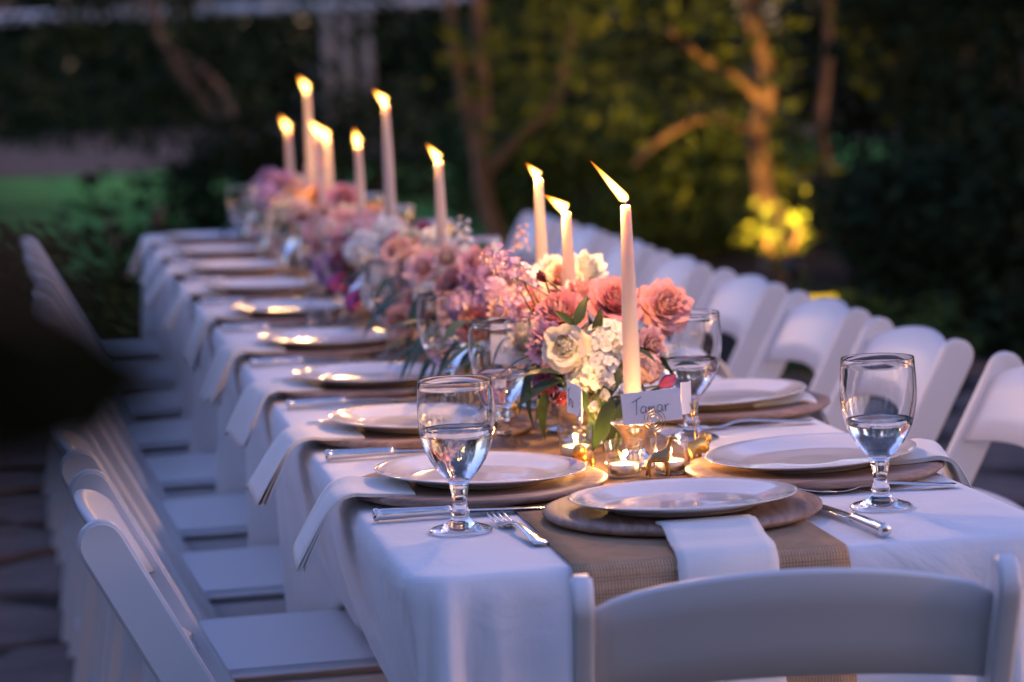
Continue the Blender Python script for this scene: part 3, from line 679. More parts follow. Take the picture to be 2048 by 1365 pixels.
for side, PP in (('left', LP), ('right', RP)):
    s = -1 if side == 'left' else 1
    for k, p in enumerate(PP):
        x, y = p[0], p[1]
        if k > 1: x += R.uniform(-.006,.006); y += R.uniform(-.01,.01) if k > 4 else 0
        wh = ('at the near end of the %s side' % side) if k == 0 else ('at the far end of the %s side' % side) if k == 8 else ('at the %s setting from the near end, %s side' % (ORD[k], side))
        # the charger clears the runner's edge, so it rests on cloth and runner
        o = obj('charger', charger_me, None, None, loc=(x, y, CH+.0035), rot=(0,0,R.uniform(-.5,.5))); tag(o, 'grey-brown wooden charger plate ' + wh, 'charger', 'wooden chargers along the table')
        o = obj('dinner_plate', plate_me, None, None, loc=(x - s*.004, y, CH+.0148), rot=(0, -s*.030, R.uniform(0,6)))
        o.rotation_euler = (Matrix.Rotation(-s*.030, 4, 'Y')).to_euler()
        tag(o, 'white dinner plate on the charger ' + wh, 'plate', 'white dinner plates along the table')
        mm = nap_me[(k*2 + (s > 0)) % 5]
        put_napkin(mm, (s*HX, y + R.uniform(-.02,.02) - (.02 if side == 'left' else 0), TZ), (PI/2 if side == 'left' else -PI/2) + R.uniform(-.16,.16),
                   'cream napkin under the plate ' + wh, 'napkins hanging off the table edges')
        if side == 'left':
            put_knife((-.362 + R.uniform(-.004,.004), y - .183 + R.uniform(-.008,.008), CH), -PI/2 + R.uniform(-.03,.03), 'silver table knife beside the charger ' + wh, 'table knives')
        if side == 'right' and k == 0: put_fork((.352, .158, CH), 1.451, 'silver fork lying behind the right water goblet', 'table forks')
        elif side == 'right': put_fork((.350, y - .185, CH), PI/2 + R.uniform(-.06,.04), 'silver fork beside the charger ' + wh, 'table forks')
        elif k > 0: put_fork((-.35, y + .185, CH), -PI/2 + R.uniform(-.05,.05), 'silver fork beside the charger ' + wh, 'table forks')
# the head setting
hx, hy = (-0.011, 0.092)
o = obj('charger', charger_me, None, None, loc=(hx, hy, CH+.0035), rot=(0,0,1.4)); tag(o, 'grey-brown wooden charger plate at the head of the table, on the runner', 'charger', 'wooden chargers along the table')
o = obj('dinner_plate', plate_me, None, None, loc=(hx-.003, hy-.018, CH+.0150), rot=(-.033,0,0)); tag(o, 'white dinner plate at the head of the table, nearest the camera', 'plate', 'white dinner plates along the table')
put_napkin(nap_f, (hx-.006, hy-.160, TZ), PI+.02, 'white linen napkin falling over the burlap at the head of the table', 'napkins hanging off the table edges')
put_fork((-0.204, -0.032, CH), .10, 'silver fork with upturned tines left of the head plate', 'table forks')
put_knife((.166, -.133, CH), .075, 'silver table knife right of the head plate', 'table knives')
# goblets
put_goblet(-.275, .101, 'water goblet at the near left corner of the table, its rim overlapping another goblet', .121)
put_goblet(.223, .057, 'water goblet standing by the near right corner of the table', .106)
put_goblet(-.107, .742, 'water goblet behind the near left goblet, a name card seen through it', .106)
put_goblet(.153, .694, 'water goblet right of the pink peonies', .113)
g3 = (-0.111, 1.204)
put_goblet(g3[0], g3[1], 'water goblet in front of the lone tall candle, left of the flowers', .106)
for k in range(3, 9): put_goblet(-.107 + R.uniform(-.01,.01), LP[k][1] - .17, 'blurred water goblet by the %s plate of the left side' % ORD[k], (.106,.113)[k % 2])
for k in range(2, 9): put_goblet(.15 + R.uniform(-.01,.01), RP[k][1] + .22, 'blurred water goblet by the %s plate of the right side' % ORD[k], (.106,.113)[k % 2])

# ------------------------------------------------------------------ candles
def flame_vf(pts, rmax, n=12):
    sp = smooth_path(pts, 4); k = len(sp); v, f, h = [], [], []
    rs = []
    for i in range(k):
        t = i/(k-1); r = rmax*min(1, (t/.26)**.6)*(max(0, 1-((t-.26)/.74)) ** .85 if t > .26 else 1); rs.append(max(r, .0002)); h += [t]*n
    v, f = tube(sp, rs, n)
    return v, f, h
def put_flame(pts, rmax, parent, loc, glow=.27):
    v, f, h = flame_vf(pts, rmax); d = me('flame', v, f); a = d.attributes.new('burn_height', 'FLOAT', 'POINT'); a.data.foreach_set('value', h)
    o = obj('flame', d, flamem, parent, loc=loc)
    ld = bpy.data.lights.new('flame_glow', 'POINT'); ld.energy = glow*GLOW; ld.color = (1,.50,.17); ld.shadow_soft_size = rmax*.8
    lo = bpy.data.objects.new('flame_glow', ld); COL.objects.link(lo); lo.parent = parent
    c = smooth_path(pts, 4); c = c[int(len(c)*.42)]; lo.location = Vector(loc) + c
    return o
def stick_prof(h):
    return [(0,0),(.038,0),(.040,.003),(.039,.006),(.030,.010),(.019,.015),(.0130,.022),(.0118,.030),(.0122,h-.052),(.0140,h-.042),(.0180,h-.030),(.0245,h-.020),(.0292,h-.0145),(.0300,h-.0125),(.0292,h-.0110),(.0200,h-.0118),(.0142,h-.0105),(.0142,h),(.0128,h+.0005),(.0125,h-.010),(0,h-.011)]
def taper(x, y, ztop, label, flame, length=.25, bead=False, lean=(0,0)):
    h = ztop - .25 - TZ + (.25-length); h = max(.07, h); zb = TZ+.0045; length = ztop - zb - h + .010
    o = mk('candlestick', lathe(stick_prof(h), 40), silver, None, loc=(x, y, zb)); tag(o, 'silver candlestick holding ' + label[0], 'candlestick', 'silver candlesticks')
    if bead:
        b = [xf(([(.0013,0,0),(-.0013,0,0),(0,.0013,0),(0,-.0013,0),(0,0,.0013),(0,0,-.0013)], [(0,2,4),(2,1,4),(1,3,4),(3,0,4),(2,0,5),(1,2,5),(3,1,5),(0,3,5)]), Matrix.Translation((.0300*math.cos(a*PI/30), .0300*math.sin(a*PI/30), h-.0125))) for a in range(60)]
        q = mk('beaded_rim', join(*b), silver, o); q['kind'] = 'stuff'
    c = thing('taper_candle', label[1], 'candle', (x, y, zb+h-.010), group='lit taper candles', rot=(lean[1], lean[0], 0))
    L_ = length
    mk('shaft', lathe([(0,0),(.0112,0),(.0118,.002),(.0116,L_*.2),(.0100,L_*.6),(.0068,L_*.97),(.0066,L_-.0025),(.0060,L_-.0005),(.0045,L_),(.0016,L_-.0006),(0,L_-.0004)], 28), wax, c)
    mk('wick', tube([(0,0,L_-.002),(.0003,0,L_+.004),(-.0004,0,L_+.0085)], .0007, 6), wickm, c)
    dx, dz, rm = flame
    put_flame([(.0006,0,.002),(.0004-dx*.06,0,dz*.14),(-dx*.36,-.001,dz*.42),(-dx*.68,0,dz*.72),(-dx,0,dz)], rm, c, (0,0,L_+.0012), .58 if y < 1.2 else .25)
    return c
CD = [
 ((0.02, 0.475, 1.099), ('the nearest taper, behind the Tamar card', 'nearest taper candle, its long thin flame blown to the left'), (.046,.060,.0080), True),
 ((0.012, 0.829, 1.071), ('the short taper left of the nearest one', 'shorter taper candle left of the nearest, with a fat leaning flame'), (.033,.026,.0108), False),
 ((0.025, 1.1, 1.107), ('the taper with the wisp-tipped flame', 'taper candle in front of the far right chairs, second from the pink peonies'), (.019,.024,.0092), False),
 ((-0.005, 1.899, 1.107), ('the lone taper in the middle of the table', 'lone tall taper candle over the pale peonies, mid table'), (.022,.032,.0100), False),
 ((0.0, 2.614, 1.199), ('the tall taper mid table', 'tall taper candle right of centre in the far cluster'), (.026,.030,.0115), False),
 ((0.012, 3.199, 1.097), ('the taper with the upright flame', 'taper candle with an upright flame, left of the tall one'), (.008,.037,.0120), False),
 ((0.02, 3.874, 1.094), ('the right one of two overlapping tapers', 'front taper of the overlapping pair in the far cluster'), (.028,.032,.0125), False),
 ((-0.012, 3.785, 1.11), ('the left one of two overlapping tapers', 'rear taper of the overlapping pair, half hidden by the other'), (.026,.032,.0115), False),
 ((0.0, 4.115, 1.212), ('the tallest taper at the far end', 'tallest taper candle, with the highest flame'), (.022,.036,.0130), False),
 ((-0.01, 4.562, 1.098), ('the farthest taper on the left', 'leftmost and farthest taper candle'), (.022,.040,.0135), False),
]
TAPERS = []
for (p, lab, fl_, bd) in CD:
    taper(p[0], p[1], p[2], lab, fl_, bead=bd, length=.278 if bd else .25); TAPERS.append((p[0], p[1]))
cup_prof = [(0,0),(.0195,0),(.0212,.0015),(.0218,.004),(.0248,.0445),(.0246,.0456),(.0240,.0452),(.0212,.0055),(.019,.0040),(0,.0042)]
cup_me = me('votive_glass', *lathe(cup_prof, 40)); cup_me.materials.append(thin)
def tealight(x, y, lab, lean=.006, z=TZ+.0048):
    o = obj('votive_glass', cup_me, None, None, loc=(x, y, z)); tag(o, 'clear glass votive cup ' + lab, 'votive cup', 'votive cups on the runner')
    c = thing('tealight', 'lit tealight in the votive cup ' + lab, 'tealight', (x, y, z+.0044), group='tealights in the votive cups')
    mk('cup', lathe([(0,0),(.0180,0),(.0186,.001),(.0190,.0125),(.0186,.0127),(.0182,.0020),(0,.0018)], 32), alum, c)
    mk('wax', lathe([(0,.0022),(.0178,.0022),(.0181,.0112),(.0165,.0106),(.006,.0104),(0,.0103)], 32), twax, c)
    mk('wick', tube([(0,0,.0098),(.0003,0,.0135),(-.0006,0,.0160)], .0006, 6), wickm, c)
    put_flame([(.0004,0,.001),(0,0,.0045),(-lean*.35,0,.0105),(-lean*.7,0,.0165),(-lean,0,.0215)], .0040, c, (0,0,.0112), .17)
tealight(*(-0.013, 0.392), 'right in front of the candlestick, below the Tamar card', .009)
tealight(*(-0.039, 0.572), 'left of the others, behind the seated gold animal', -.001)
tealight(*(0.048, 0.394), 'behind the bronze giraffe figure', .002)
_q = (-0.18, 2.412)
tag(obj('votive_glass', cup_me, None, None, loc=(_q[0], _q[1], TZ+.0048)), 'clear glass votive cup with no flame, behind a plate left of the flowers', 'votive cup', 'votive cups on the runner')
for k, (u, lab) in enumerate([((.10,1.42), 'right of the second flower arrangement'), ((.095,2.25), 'right of the pale peonies'), ((.10,3.05), 'right of the dark stems, mid table'), ((.095,3.85), 'right of the overlapping tapers'), ((.09,4.6), 'near the far end of the table')]):
    tealight(u[0], u[1], lab, R.uniform(0,.006))

# ------------------------------------------------------------------ flowers
def petal_grid(l, wd, th0, th1, r0, cup, ruf, rg, az, nu=6, nv=6, z0=0.):
    v, f = [], []; r, z = r0, z0; ph = rg.uniform(0, 6.3); kk = rg.uniform(4, 7.5)
    for j in range(nv+1):
        t = j/nv
        if j:
            th = th0 + (th1-th0)*(t-.5/nv); r += l/nv*math.sin(th); z += l/nv*math.cos(th)
        ww = wd*.5*(max(.0, math.sin(PI*(.08+.64*t)))**.8)
        th = th0 + (th1-th0)*t
        for i in range(nu+1):
            u = -1 + 2*i/nu; inn = cup*u*u*ww; rf = ruf*math.sin(u*kk+ph)*t*t*l
            edge = 1 - .26*u*u*(t**3)
            rr = r0 + (r-r0)*(1-.26*u*u*t**3) - inn*math.cos(th) + rf*.6; zz = z0 + (z-z0)*edge + inn*math.sin(th)*.5 + rf
            x, y = rr, u*ww
            v.append((x*math.cos(az)-y*math.sin(az), x*math.sin(az)+y*math.cos(az), zz))
    for j in range(nv):
        for i in range(nu): a = j*(nu+1)+i; f.append((a, a+1, a+nu+2, a+nu+1))
    return v, f
def ringp(rg, n, l, wd, th0, th1, r0, cup, ruf, z0=0., a0=None, **k):
    a0 = rg.uniform(0, 6.3) if a0 is None else a0
    return [petal_grid(l*rg.uniform(.88,1.1), wd*rg.uniform(.9,1.12), rad(th0+rg.uniform(-7,7)), rad(th1+rg.uniform(-10,10)), r0, cup, ruf, rg, a0+2*PI*i/n+rg.uniform(-.12,.12), z0=z0, **k) for i in range(n)]
def peony(seed):
    rg = random.Random(seed); p = []
    p += ringp(rg, 6, .046, .050, 44, 84, .003, .40, .09, nv=7); p += ringp(rg, 7, .045, .044, 30, 58, .003, .50, .10, .001, nv=7)
    p += ringp(rg, 9, .043, .034, 20, 36, .004, .55, .12, .003); p += ringp(rg, 11, .041, .028, 14, 16, .004, .6, .15, .004); p += ringp(rg, 11, .039, .024, 9, -2, .004, .6, .18, .005)
    p += ringp(rg, 9, .037, .020, 5, -16, .003, .6, .22, .006); p += ringp(rg, 7, .033, .016, 2, -22, .002, .6, .24, .008); return join(*p)
def rose(seed):
    rg = random.Random(seed); p = []
    p += ringp(rg, 6, .040, .044, 52, 100, .004, .35, .04); p += ringp(rg, 6, .040, .040, 38, 66, .005, .5, .04, .001)
    for k in range(8):
        r0 = .0165*(1-k/8.2); p += ringp(rg, 6 if k < 4 else 4, .0235+.0008*k, r0*2.0+.004, 10-3*k, -14-5*k, r0, .55, .05, .006)
    return join(*p)
def ranunculus(seed):
    rg = random.Random(seed); p = []
    for k in range(7): p += ringp(rg, 6, .030-.0012*k, .026-.002*k, 62-9*k, 40-11*k, .003, .7, .03, .0015*k)
    return join(*p)
def hydrangea(seed, R0=.032, n=58):
    rg = random.Random(seed); p = []
    for i in range(n):
        z = 1 - 1.35*(i+.5)/n; a = i*2.39996; q = math.sqrt(max(0, 1-z*z))
        d = Vector((q*math.cos(a), q*math.sin(a), z)); rr = R0*rg.uniform(.86,1.08)
        M = Matrix.Translation(d*rr + Vector((0,0,R0*.8))) @ (d + Vector((rg.uniform(-.3,.3), rg.uniform(-.3,.3), .1))).to_track_quat('Z','Y').to_matrix().to_4x4()
        p += [xf(q_, M) for q_ in ringp(rg, 4, .0105, .0120, 60, 85, .0006, .1, .12, nu=2, nv=2)]
    p.append(xf(lathe([(0,-R0*.6),(R0*.6,-R0*.45),(R0*.82,0),(R0*.6,R0*.6),(0,R0*.84)], 14), Matrix.Translation((0,0,R0*.8))))
    return join(*p)
def astrantia(seed):
    rg = random.Random(seed); p = ringp(rg, 15, .026, .0075, 42, 14, .004, .4, .02, nu=2, nv=4) + ringp(rg, 12, .023, .007, 62, 30, .004, .4, .02, -.001, nu=2, nv=4)
    p += ringp(rg, 14, .012, .003, 20, 10, .002, .2, .1, .002, nu=1, nv=2); return join(*p)
def tulip(seed):
    rg = random.Random(seed); return join(*(ringp(rg, 3, .036, .026, 26, -10, .002, .7, .02) + ringp(rg, 3, .036, .026, 20, -14, .002, .7, .02, .001)))
def anemone(seed):
    rg = random.Random(seed); return join(*(ringp(rg, 7, .030, .024, 66, 84, .002, .15, .06) + ringp(rg, 7, .026, .020, 56, 74, .002, .2, .06, .001)))
def spray(seed):
    rg = random.Random(seed); p = []
    for i in range(15):
        t = i/14; a = i*2.4; r = .016*(1-t*.55); c = Vector((r*math.cos(a), r*math.sin(a), .022 + t*.058))
        M = Matrix.Translation(c) @ Vector((math.cos(a), math.sin(a), .5+t)).to_track_quat('Z','Y').to_matrix().to_4x4()
        p += [xf(q_, M) for q_ in ringp(rg, 5, .011*(1-t*.4), .010*(1-t*.4), 48, 84, .0006, .2, .15, nu=2, nv=3)]
    return join(*p)
KIND = {k: [me(k, *fn(s)) for s in seeds] for k, fn, seeds in (('peony',peony,(1,2,3)),('rose',rose,(4,5)),('ranunculus',ranunculus,(6,7)),('hydrangea',hydrangea,(8,9)),('astrantia',astrantia,(10,11)),('tulip',tulip,(12,)),('anemone',anemone,(13,)),('spray',spray,(14,15)))}
LEAF = [me('leaf', *leaf_vf(.085,.026,.35,.25,8)), me('leaf', *leaf_vf(.06,.022,.2,.3,7)), me('leaf', *leaf_vf(.10,.020,.9,.25,10))]
def vase(label, x, y, h=.085, r=.055):
    t = thing('flower_arrangement', label, 'flower arrangement', (x, y, TZ+.0046), group='flower arrangements along the runner')
    mk('vase', lathe([(0,0),(.034,0),(.036,.003),(.024,.010),(.018,.016),(.030,.026),(r*.9,.045),(r,h-.012),(r*1.06,h),(r*1.02,h+.001),(r*.95,h-.010),(r*.82,.046),(0,.036)], 36), silver, t)
    return t
cnt = {'leaf': 0}
def flower(arr, kind, col, p, face, sc=1.0, stem=True):
    b = arr.location; q = Vector(p) - b; d = Vector(face).normalized()
    o = obj(kind, R.choice(KIND[kind]), None, arr)
    o.location = q - d*.02*sc; o.rotation_euler = (d.to_track_quat('Z','Y') @ Euler((0,0,R.uniform(0,6.28))).to_quaternion()).to_euler(); o.scale = (sc,)*3
    while len(o.data.materials) < 1: o.data.materials.append(None)
    o.material_slots[0].link = 'OBJECT'; o.material_slots[0].material = P[col]
    if stem:
        base = Vector((max(-.03, min(.03, q.x*.3)), max(-.03, min(.03, q.y*.3)), .055)); a = q - d*.016*sc
        mk('stem', tube(smooth_path([base, (base+a)*.5 + Vector((0,0,.012)) - d*.012, a], 3), .0016, 5), stemm, arr)
    return o
def leaf(arr, p, d, up=(0,0,1), k=None, sc=1.0):
    y = Vector(d).normalized(); z = Vector(up); x = y.cross(z).normalized(); z = x.cross(y)
    M = Matrix((x, y, z)).transposed().to_euler()
    o = obj('leaf', LEAF[R.randrange(3) if k is None else k], leafm, arr, loc=Vector(p) - arr.location, rot=M); o.scale = (sc,)*3; return o
CAMV = Vector((-.22,-.95,.22))
AR = [vase('nearest flower arrangement, coral peonies, a cream rose and white blooms behind the Tamar card', .0, .70),
      vase('pink and lilac flower arrangement just left of the two paired candles', -.005, 1.32),
      vase('pale pink peony arrangement round the lone taper candle', .0, 2.02),
      vase('flower arrangement with white blooms over magenta tulips', .0, 2.75),
      vase('flower arrangement with coral flowers under the overlapping tapers', .0, 3.50),
      vase('peach and lilac flower arrangement near the far end of the table', .0, 4.30),
      vase('farthest flower arrangement, pale and grey-green', .0, 5.05)]
AY = [a.location.y for a in AR]
def near(y): return AR[min(range(len(AR)), key=lambda i: abs(AY[i]-y))]
FL = [ # kind, colour, position, facing, scale
 ('rose','cream',(-0.039, 0.615, 0.903),(-.35,-.85,.32),.86),
 ('peony','coral',(0.121, 0.7, 0.937),(.15,-.85,.45),1.0), ('peony','coral',(0.049, 0.7, 0.949),(-.05,-.75,.6),.98),
 ('peony','coral',(-0.029, 0.69, 0.937),(-.5,-.55,.6),1.0), ('peony','coral',(0.013, 0.76, 0.952),(-.1,-.3,.9),.92),
 ('peony','pink',(-0.058, 0.66, 0.901),(-.9,-.4,.2),.8), ('peony','pink',(0.089, 0.66, 0.892),(.4,-.85,.1),.62), ('peony','pink',(0.112, 0.78, 0.943),(.3,-.3,.9),.66),
 ('hydrangea','white',(0.022, 0.63, 0.903),(0,-.9,.4),.86), ('hydrangea','white',(0.005, 0.62, 0.868),(-.1,-.95,.1),.82), ('hydrangea','pale',(0.076, 0.64, 0.861),(.3,-.9,.1),.62),
 ('hydrangea','white',(-0.018, 0.63, 0.857),(-.3,-.9,-.1),.55),
 ('astrantia','maroon',(0.035, 0.72, 0.971),(0,-.25,1),.95), ('astrantia','maroon',(0.103, 0.76, 0.957),(.2,-.2,1),.8), ('astrantia','maroon',(-0.072, 0.6, 0.839),(-.2,-.3,-1),1.0), ('astrantia','maroon',(-0.048, 0.6, 0.827),(.1,-.3,-1),.8),
 ('tulip','maroon',(-0.049, 0.72, 0.99),(-.5,-.2,.6),.55), ('tulip','magenta',(0.098, 0.6, 0.848),(.85,-.3,.6),.75), ('tulip','magenta',(0.074, 0.56, 0.804),(.5,-.3,-.6),.45),
 ('spray','lilac',(-0.079, 0.74, 0.994),(-.6,-.2,.75),.90), ('spray','lilac',(-0.06, 0.76, 0.974),(-.5,-.4,.6),.85), ('spray','lilac',(-0.058, 0.8, 0.933),(-.7,-.6,.3),1.0), ('spray','pale',(-0.09, 0.78, 0.997),(-.8,-.2,.6),.7),
 ('peony','white',(0.067, 0.98, 0.97),(.1,-.6,.8),.95), ('peony','white',(0.022, 1.0, 0.971),(-.2,-.6,.7),.75), ('peony','pale',(0.02, 0.92, 0.966),(-.2,-.7,.5),.8),
 ('ranunculus','pink',(-0.027, 1.2, 0.898),(-.3,-.85,.4),1.35), ('peony','coral',(-0.035, 1.22, 0.874),(-.5,-.8,.2),.8), ('peony','pink',(-0.008, 1.12, 0.913),(-.2,-.8,.5),.8),
 ('spray','lilac',(-0.016, 1.0, 0.894),(-.4,-.9,.3),1.1), ('hydrangea','lilac',(-0.021, 0.92, 0.872),(-.6,-.8,0),.8), ('peony','lilac',(-0.034, 0.82, 0.847),(-.7,-.7,-.1),.65), ('tulip','magenta',(-0.049, 0.72, 0.855),(-.7,-.7,-.2),.7),
 ('peony','pink',(-0.006, 1.5, 0.949),(-.1,-.6,.8),.85), ('peony','lilac',(0.008, 1.45, 0.925),(-.2,-.8,.5),.8), ('spray','white',(0.008, 1.75, 0.955),(0,-.4,.9),1.0), ('spray','pale',(0.038, 1.35, 0.98),(.1,-.3,1),.7),
 ('peony','dusty',(-0.025, 1.62, 0.888),(-.3,-.9,.2),1.05), ('astrantia','maroon',(-0.055, 1.5, 0.857),(-.4,-.9,0),1.2), ('ranunculus','dusty',(-0.024, 1.45, 0.877),(-.2,-.9,.3),1.1),
 ('peony','pale',(-0.033, 1.86, 0.913),(-.2,-.85,.45),1.10), ('peony','pale',(-0.053, 1.98, 0.91),(-.5,-.75,.4),1.05), ('peony','pale',(-0.055, 2.1, 0.927),(-.3,-.5,.8),.95), ('peony','cream',(-0.033, 1.84, 0.874),(-.2,-.95,.1),.80),
 ('peony','coral',(-0.06, 1.86, 0.861),(-.4,-.9,0),.7), ('peony','white',(-0.115, 2.02, 0.858),(-.6,-.8,0),.75), ('peony','pale',(-0.095, 1.85, 0.825),(-.6,-.8,-.1),.7), ('hydrangea','pale',(-0.073, 1.9, 0.849),(-.5,-.8,0),.7), ('peony','pink',(0.021, 1.95, 0.922),(.1,-.5,.8),.8),
 ('hydrangea','white',(-0.073, 2.45, 0.907),(-.5,-.7,.5),1.15), ('hydrangea','white',(-0.024, 2.5, 0.931),(0,-.5,.8),1.0), ('peony','white',(0.008, 2.2, 0.934),(.1,-.5,.8),.85),
 ('tulip','magenta',(-0.139, 2.45, 0.85),(-.6,-.6,-.5),1.5), ('tulip','magenta',(-0.131, 2.25, 0.829),(-.4,-.6,-.7),1.4), ('peony','magenta',(-0.101, 2.6, 0.872),(-.7,-.7,.1),.9), ('peony','lilac',(-0.121, 2.75, 0.852),(-.8,-.6,0),.9),
 ('peony','pink',(-0.076, 2.85, 0.885),(-.5,-.8,.3),1.1), ('peony','pink',(-0.052, 2.9, 0.908),(-.3,-.8,.5),1.0), ('astrantia','maroon',(0.023, 2.5, 0.939),(.2,-.4,.9),1.3), ('astrantia','maroon',(-0.002, 2.55, 0.927),(0,-.4,.9),1.2),
 ('anemone','cream',(-0.017, 3.25, 0.928),(-.2,-.95,.2),1.25), ('peony','coral',(0.022, 3.6, 0.953),(.0,-.7,.7),1.05), ('peony','coral',(0.011, 3.0, 0.931),(.2,-.7,.6),.8), ('peony','lilac',(-0.074, 3.3, 0.878),(-.6,-.8,0),.9), ('astrantia','maroon',(-0.05, 3.5, 0.912),(-.3,-.9,.2),1.5), ('astrantia','maroon',(-0.045, 3.4, 0.882),(-.5,-.9,0),1.4),
 ('ranunculus','peach',(-0.041, 4.0, 0.893),(-.2,-.95,.1),1.7), ('peony','peach',(-0.005, 4.1, 0.927),(0,-.7,.6),1.0), ('peony','cream',(-0.073, 4.15, 0.873),(-.5,-.85,.1),1.25), ('peony','cream',(-0.093, 4.2, 0.848),(-.7,-.7,0),1.0),
 ('peony','lilac',(-0.043, 4.5, 0.945),(-.4,-.7,.5),1.15), ('hydrangea','lilac',(-0.068, 4.5, 0.911),(-.7,-.6,.3),1.2), ('peony','pale',(0.04, 4.4, 0.951),(0,-.6,.7),.9), ('spray','lilac',(0.055, 4.6, 0.955),(0,-.3,1),1.2),
]
for kd, col, p, fc, sc in FL: flower(near(p[1]), kd, col, p, fc, sc)
an = [o for o in COL.objects if o.name.startswith('anemone')]
for o in an: mk('flower_centre', lathe([(0,.006),(.005,.005),(.007,.001),(0,0)], 12), wickm, o, loc=(0,0,.004))
def clear(p): return all(math.hypot(p[0]-x, p[1]-y) > .026 for x, y in TAPERS)
# fillers between the main blooms, and the greenery under them
pal = {0: ['coral','pink','pale','coral','white'], 1: ['pink','pale','dusty','pale','lilac'], 2: ['pale','cream','pale','white','pink'], 3: ['white','magenta','pink','pale','maroon'], 4: ['coral','pink','peach','pale','maroon'], 5: ['peach','cream','pale','peach','lilac'], 6: ['lilac','white','pale']}
y = .80
while y < 5.25:
    a = near(y); ai = AR.index(a)
    for k in range(5):
        x = R.uniform(-.085,.085); hh = .885 + .055*(1-(x/.1)**2) + R.uniform(-.05,.015); p = (x, y + R.uniform(-.06,.06), hh)
        if not clear(p): continue
        col = R.choice(pal[ai]); kd = R.choice(['peony','ranunculus','hydrangea','peony','rose']) if col != 'maroon' else 'astrantia'
        flower(a, kd, col, p, (x*9 - .25, -.55 + R.uniform(-.3,.3), .7), R.uniform(.6,.9))
    for k in range(9):
        x = R.uniform(-.115,.115); p = (x, y + R.uniform(-.06,.06), R.uniform(.80,.90))
        leaf(a, p, (x*9 + R.uniform(-.5,.5), R.uniform(-1,.4), R.uniform(-.5,.5)), sc=R.uniform(.7,1.15))
    y += .125
# the near arrangement's own leaves, hanging over the rim at the front
A0 = AR[0]
def lf(a, b, k, sc=1., up=(0,-.3,1)):
    d = Vector(b) - Vector(a); leaf(A0, a, d, up, k, sc*d.length/(.085,.06,.10)[k])
lf((-0.046, 0.6, 0.864), (-0.09, 0.575, 0.886), 0, 1.25); lf((-0.047, 0.6, 0.858), (-0.111, 0.56, 0.857), 0, 1.1); lf((-0.096, 0.58, 0.86), (-0.118, 0.565, 0.818), 2, 1.0, (-.6,-.6,.3))
lf((-0.07, 0.6, 0.85), (-0.095, 0.6, 0.779), 2, 1.0, (-.4,-.8,.2)); lf((-0.03, 0.61, 0.849), (-0.012, 0.585, 0.81), 0, 1.1, (-.2,-.9,.3)); lf((0.032, 0.6, 0.867), (0.003, 0.585, 0.83), 1, 1.2, (-.3,-.9,.2))
lf((0.007, 0.6, 0.848), (-0.019, 0.58, 0.789), 2, 1.1, (-.2,-.9,.1)); lf((0.018, 0.6, 0.834), (-0.008, 0.575, 0.76), 0, 1.1, (.3,-.9,.1)); lf((0.036, 0.61, 0.824), (0.018, 0.585, 0.739), 0, 1.0, (.2,-.9,.1)); lf((0.023, 0.61, 0.805), (0.002, 0.6, 0.735), 0, 1.0, (-.5,-.8,.1))
lf((-0.028, 0.6, 0.931), (-0.012, 0.6, 0.969), 1, 1.1, (-.3,-.9,.1)); lf((-0.027, 0.605, 0.932), (-0.054, 0.6, 0.953), 1, 1.0, (-.3,-.9,.4)); lf((0.003, 0.62, 0.915), (0.007, 0.6, 0.944), 1, 1.2, (0,-.9,.3))
lf((0.071, 0.62, 0.828), (0.094, 0.6, 0.843), 1, 1.2); lf((0.08, 0.62, 0.82), (0.063, 0.6, 0.762), 0, 1.0, (.3,-.9,.1)); lf((0.12, 0.66, 0.859), (0.146, 0.64, 0.868), 1, 1.2)
for k in range(26):
    x = R.uniform(-.07,.07); yy = R.uniform(.62,.80); leaf(A0, (x, yy, R.uniform(.80,.90)), (x*10 + R.uniform(-.4,.4), R.uniform(-1,.6), R.uniform(-.8,.5)), sc=R.uniform(.6,.95))
for p, q, up in (((-0.005, 0.68, 0.93), (-0.048, 0.72, 0.989), 0), ((-0.015, 0.7, 0.929), (-0.076, 0.74, 0.985), 0)):
    mk('stem', tube(smooth_path([Vector(p)-A0.location, (Vector(p)*.5+Vector(q)*.5)-A0.location+Vector((.004,0,.006)), Vector(q)-A0.location], 4), .0013, 5), stemm, A0)
# alstroemeria-like buds and green bells low at the front of the near arrangement
for (p, f_) in (((0.006, 0.585, 0.836), (-.1,-.6,-.7)), ((-0.011, 0.58, 0.821), (-.4,-.6,-.6)), ((0.016, 0.59, 0.849), (.1,-.8,-.4))):
    flower(A0, 'tulip', 'cream', p, f_, .55)

# ------------------------------------------------------------------ place cards and the little animals that hold them
def skin(name, verts, edges, rr, m, parent, root=0):
    d = bpy.data.meshes.new(name); d.from_pydata(verts, edges, []); o = obj(name, d, m, parent)
    md = o.modifiers.new('skin', 'SKIN'); sk = d.skin_vertices[0].data
    for i, r in enumerate(rr): sk[i].radius = (r, r)
    sk[root].use_root = True; sb = o.modifiers.new('sub', 'SUBSURF'); sb.levels = 2; sb.render_levels = 2
    md.use_smooth_shade = True; return o
def coil(pts, r, m, parent): return mk('coil_wire', tube(pts, r, 7), m, parent)
def spiral(c, rm, turns, n=60, plane='xz'):
    out = []
    for i in range(n+1):
        t = i/n; a = -PI/2 + turns*2*PI*t; r = rm*(1 - .72*t); out.append((c[0]+r*math.cos(a), c[1]+.0012*t, c[2]+r*math.sin(a)))
    return out
